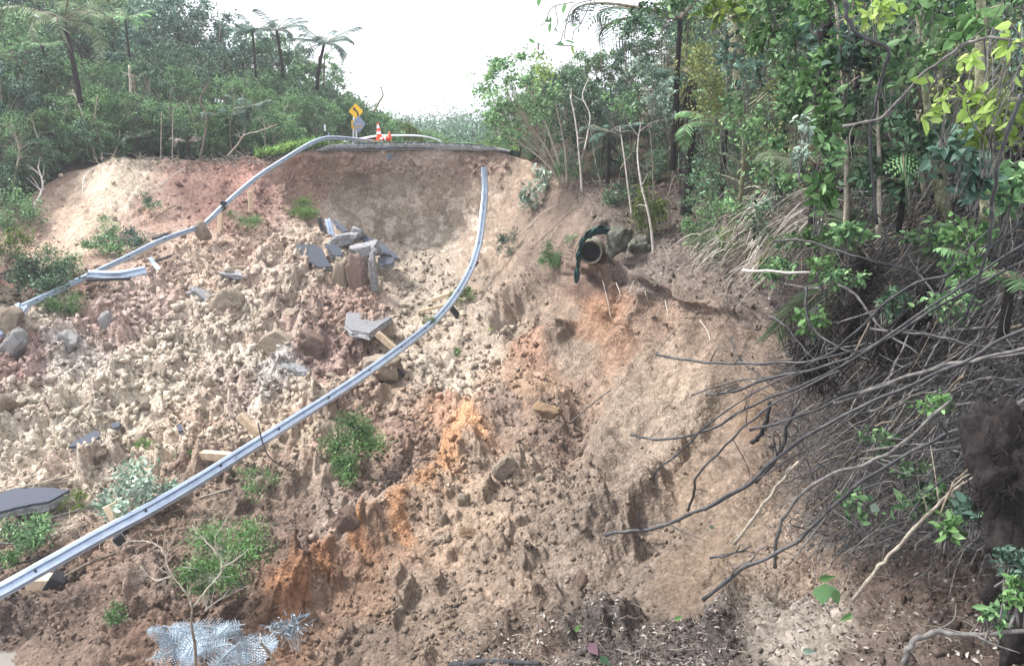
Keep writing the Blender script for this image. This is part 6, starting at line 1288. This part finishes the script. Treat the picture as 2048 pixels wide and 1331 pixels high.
for k in range(70):
    u = rd.uniform(1400, 2070); v = rd.uniform(-20, 430); Y = max(5.2, Yt(min(2048, u), 400)*rd.uniform(.72, 1.0)); sc_ = rd.uniform(.5, 1)*9/Y
    CL.append((u, v, int(rd.uniform(90, 170)), int(rd.uniform(90, 190)), int(230*rd.uniform(.6, 1.3)), rd.uniform(.05, .085), rd.choice(['leaf_mid', 'leaf_mid', 'leaf_dark', 'leaf_dark', 'leaf_blue', 'leaf_bright', 'leaf_moss']), Y))
for i, (u, v, w_, h_, n, L, m, Y) in enumerate(CL):
    near_ = {0: 'beside the lichen-covered trunk', 1: 'in front of the dark fibrous trunk', 2: 'between the pole stems', 3: 'around the thick grey trunk', 4: 'in the creeper tangle', 5: 'in front of the dark peaty root mass', 6: 'high over the culvert ledge'}[6 if u < 1400 else 5 if v > 900 and u > 1880 else 4 if v > 420 else 0 if u < 1560 else 1 if u < 1700 else 2 if u < 1860 else 3]
    sz = 'tiny' if w_*h_ < 4000 else 'small' if w_*h_ < 9000 else 'broad' if w_ > h_ else 'tall'
    bush(u, v, w_, h_, n, L, m, f'{sz} {TONE.get(m, "lime green")} leaf cluster {near_}', 'foliage', 'leafy_branch', Y, .55, stems=7, barkm='vinegrey', seed=200+i, clumps=6, srad=.006, group=f'{sz} {TONE.get(m, "lime green")} leaf clusters {near_}')
# hanging twig with leaves against the sky
def skytwig():
    Y = 6; e = empty('leafy_twig', P(1300, -40, Y), 'thin leafy twig hanging down from the top edge against the white sky', 'twig')
    ln = [[(1300,-40),(1235,-12),(1185,0),(1150,10),(1135,35),(1128,80)], [(1185,-5),(1175,20),(1160,50),(1148,62),(1145,80)], [(1150,4),(1110,12),(1098,25),(1095,45)], [(1190,-4),(1186,20),(1176,22),(1150,18)], [(1128,60),(1120,85),(1112,90),(1145,92)], [(1098,25),(1090,45),(1080,52)], [(1110,12),(1115,45),(1108,62)]]
    mb = MB()
    for l in ln: mb.tube(spline([P(u, v, Y+random.uniform(-.06, .06)) for u, v in l], 4), .0042, 5)
    mb.build('stem', M['vinegrey'], e)
    for (u, v, l, a, m) in [(1078,2,22,100,'leaf_mid'),(1128,18,20,110,'leaf_mid'),(1094,42,14,200,'leaf_mid'),(1101,40,12,80,'leaf_mid'),(1100,56,20,100,'leaf_mid'),(1113,62,12,60,'leaf_mid'),(1064,82,16,30,'leaf_mid'),(1077,96,12,90,'purple'),(1122,88,16,20,'leaf_mid'),(1140,84,26,5,'leaf_mid'),(1146,100,20,80,'leaf_lime'),(1148,52,12,30,'leaf_mid'),(1157,62,10,90,'leaf_mid'),(1165,62,12,80,'leaf_mid'),(1148,30,6,90,'leaf_mid'),(1150,50,10,170,'leaf_mid')]:
        s = Y/FPX; p = P(u, v, Y-.02); t = Vector((math.cos(R(a)), .2, -math.sin(R(a)))); V, F = leaves(np.array([p-t*l*s*.5]), l*s, .5, LEAFP, 0, np.array([t]), np.random.default_rng(int(u)))
        link('leaf', mesh_np('leaf', V-np.array(e.location), F, [M[m]]), e)
skytwig()
# big leaves on the ground at the lower right and the purple leaf at the bottom
def bigleaf(u, v, l, a, Y, m, label, wr=.8, cat='leaf'):
    s = Y/FPX; p = P(u, v, Y); d = Vector((math.cos(R(a)), .1, -math.sin(R(a)))); b = d.cross(Vector((0, -1, .45)).normalized()).normalized(); n = b.cross(d); k = 14; V = []; rg = random.Random(int(u)); mb = MB()
    prof = [0, .35, .8, 1, .92, .98, .7, .66, .45, .3, .14, 0]
    L_ = [p+d*l*s*i/11+b*wr*.5*l*s*prof[i]*rg.uniform(.9, 1.08)+n*(.03*prof[i])*l*s*rg.uniform(.5, 2) for i in range(12)]; R_ = [p+d*l*s*i/11-b*wr*.5*l*s*prof[i]*rg.uniform(.9, 1.08)+n*(.03*prof[i])*l*s*rg.uniform(.5, 2) for i in range(12)]; C_ = [p+d*l*s*i/11-n*.02*l*s for i in range(12)]
    mb.add(L_+C_+R_, [(i, i+1, 13+i, 12+i) for i in range(11)]+[(12+i, 13+i, 25+i, 24+i) for i in range(11)]); return props(mb.build('leaf', M[m], None, p), label, cat)
bigleaf(1650,1165,60,88,4.55,'leaf_mid','large green leaf hanging before the soil at the lower right',.95)
bigleaf(1668,1178,48,70,4.5,'leaf_mid','green lobe right beside the large hanging leaf',.5)
bigleaf(1636,1158,42,-8,4.5,'leaf_bright','bright green leaf above the large hanging leaf',.4)
bigleaf(1706,1226,36,140,4.6,'leaf_bright','narrow green leaf pointing down right of the large one',.4)
bigleaf(1178,1284,44,60,5.9,'purple','purple brown leaf lying in the humus at the bottom',.6)
bigleaf(1200,1310,40,50,5.9,'leaf_dark','dark leaf under the purple brown one',.5)
bigleaf(1150,1262,22,-60,6.4,'leaf_bright','small bright green leaf above the purple brown one',.5)
bigleaf(1348,1238,22,-20,6.3,'leaf_bright','small green leaf on the humus right of the purple one',.5)
bigleaf(1418,1052,16,20,8.8,'leaf_silver','pale green leaf lying on the bare lower slope',.6)
bigleaf(1740,1010,30,30,4.9,'leaf_silver','yellowish white leaf lying under the creepers',.7)
bigleaf(1605,1300,34,10,4.6,'leaf_silver','pale leaf lying near the bottom right',.5)
gs([(900,1331),(980,1322),(1080,1326)], .05, 'dark_timber', 'dark rotten branch lying along the bottom edge', tw=1)
gs([(1040,1268),(1080,1272),(1120,1290)], .02, 'deadwood', 'pale flat stick in the humus near the bottom', tw=0)
gs([(995,1240),(990,1270),(1010,1290),(1022,1312)], .008, 'deadwood', 'thin curly root in the humus near the bottom', tw=0)
gs([(1105,1250),(1120,1220),(1135,1195)], .04, 'vinegrey', 'stubby grey stump of wood standing in the humus', tw=1)
# dark peaty root mass
def rootmass():
    V, F = rockmesh(61, 5, .5); s = 3.6/FPX; V = V*np.array([250*s, 220*s, 420*s]); c = P(2032, 970, 3.8); V = V + (fbm(V*9, 5, 7)[:, None]-.5)*.4*V/np.linalg.norm(V, axis=1)[:, None]
    o = link('root_mass', mesh_np('root_mass', V, F, [M['barkdark']]), None, c); props(o, 'dark peaty upturned root mass close at the right edge', 'root mass')
    V, F = rockmesh(62, 5, .5); V = V*np.array([190*s, 170*s, 380*s]); V = V + (fbm(V*9, 5, 8)[:, None]-.5)*.4*V/np.linalg.norm(V, axis=1)[:, None]
    o = link('root_mass', mesh_np('root_mass', V, F, [M['barkdark']]), None, P(2060, 1160, 3.7)); props(o, 'lower dark lump of roots below the upturned root mass', 'root mass')
rootmass()
def rootfibres():
    rg = random.Random(12); mb = MB()
    for cu, cv, ru, rv, Y in ((2032, 970, 100, 140, 3.55), (2062, 1170, 85, 170, 3.5)):
        for k in range(450):
            a = rg.uniform(0, 6.28); q = rg.random()**.5; p = P(cu+ru*q*math.cos(a), cv+rv*q*math.sin(a), Y+.25*q*q+rg.uniform(-.05, .1)); d = Vector((rg.gauss(0, .7), rg.gauss(-.3, .4), rg.gauss(-.6, .6))).normalized()*rg.uniform(.02, .12)
            r = rg.uniform(.0015, .004); mb.tube([p, p+d*.5+Vector((rg.gauss(0, .02), 0, rg.gauss(0, .02))), p+d], [r, r*.8, r*.3], 3, False)
    props(mb.build('root_fibres', M['barkdark'], None, P(2032, 1000, 3.6)), 'dark matted root fibres covering the peaty root mass at the right edge', 'roots', None, 'stuff')
rootfibres()
# shaggy fallen tree fern trunk in the tangle
def shag(u0, v0, u1, v1, Y0, Y1, r, n, label, seed):
    rg = random.Random(seed); mb = MB(); a = P(u0, v0, Y0); b = P(u1, v1, Y1); m = a.lerp(b, .5)
    for k in range(n):
        t = rg.random(); p = a.lerp(b, t)+Vector([rg.gauss(0, r*.5) for _ in range(3)]); d = Vector((rg.gauss(0, .6), rg.gauss(0, .5), -.8)).normalized()*rg.uniform(.08, .34); mb.tube([p, p+d*.5+Vector((rg.gauss(0, .04), 0, 0)), p+d], [.009, .007, .003], 4, False)
    mb.tube([a, m, b], [r*.3, r*.35, r*.25], 10); props(mb.build('fibrous_trunk', M['barkdark'], None, b), label, 'trunk')
shag(1720,510,1680,700,8.2,7.6,.2,520,'shaggy dark stump hung with fibres behind the creepers',1)
shag(1850,560,1760,700,7.4,7,.16,420,'second shaggy dark stump deeper in the creepers',2)
shag(1605,660,1640,760,7.9,7.6,.13,360,'dark fibrous knot where the creepers leave the cliff',3)
# muddy puddle
def puddle():
    c = [(0,1300),(70,1306),(150,1312),(235,1322),(240,1345),(-60,1345),(-60,1296)]; V = [P(u, v, Yt(max(0, u), v)-.02) for u, v in c]; z = min(q.z for q in V[:4])+.06
    V = [P(u, v, 1.0)*(z/P(u, v, 1.0).z) for u, v in c]; mb = MB(); mb.add(V, [tuple(range(len(V)))]); props(mb.build('water', M['water'], None, V[0]), kind='structure')
puddle()

# ================================================================== AIR
mb = MB(); mb.box((0, 120, 9), (420, 300, 44)); hz = mb.build('haze', [], None, (0, 120, 9)) if False else None
me = bpy.data.meshes.new('haze'); q = MB(); q.box((0, 0, 0), (420, 330, 66)); me.from_pydata(q.V, [], q.F); me.update()
hm = bpy.data.materials.new('haze'); hm.use_nodes = True; hn = hm.node_tree; hn.nodes.clear(); ho = hn.nodes.new('ShaderNodeOutputMaterial'); hv = hn.nodes.new('ShaderNodeVolumePrincipled')
hv.inputs['Color'].default_value = (.93, .96, 1, 1); hv.inputs['Density'].default_value = .0010; hv.inputs['Anisotropy'].default_value = 0; hn.links.new(hv.outputs[0], ho.inputs['Volume']); me.materials.append(hm)
hz = link('haze', me, None, (0, 145, 17)); props(hz, 'thin pale haze in the air over the whole valley', 'haze', None, 'stuff')
print('bounds', min((o.matrix_world.translation.z for o in SC.objects)))
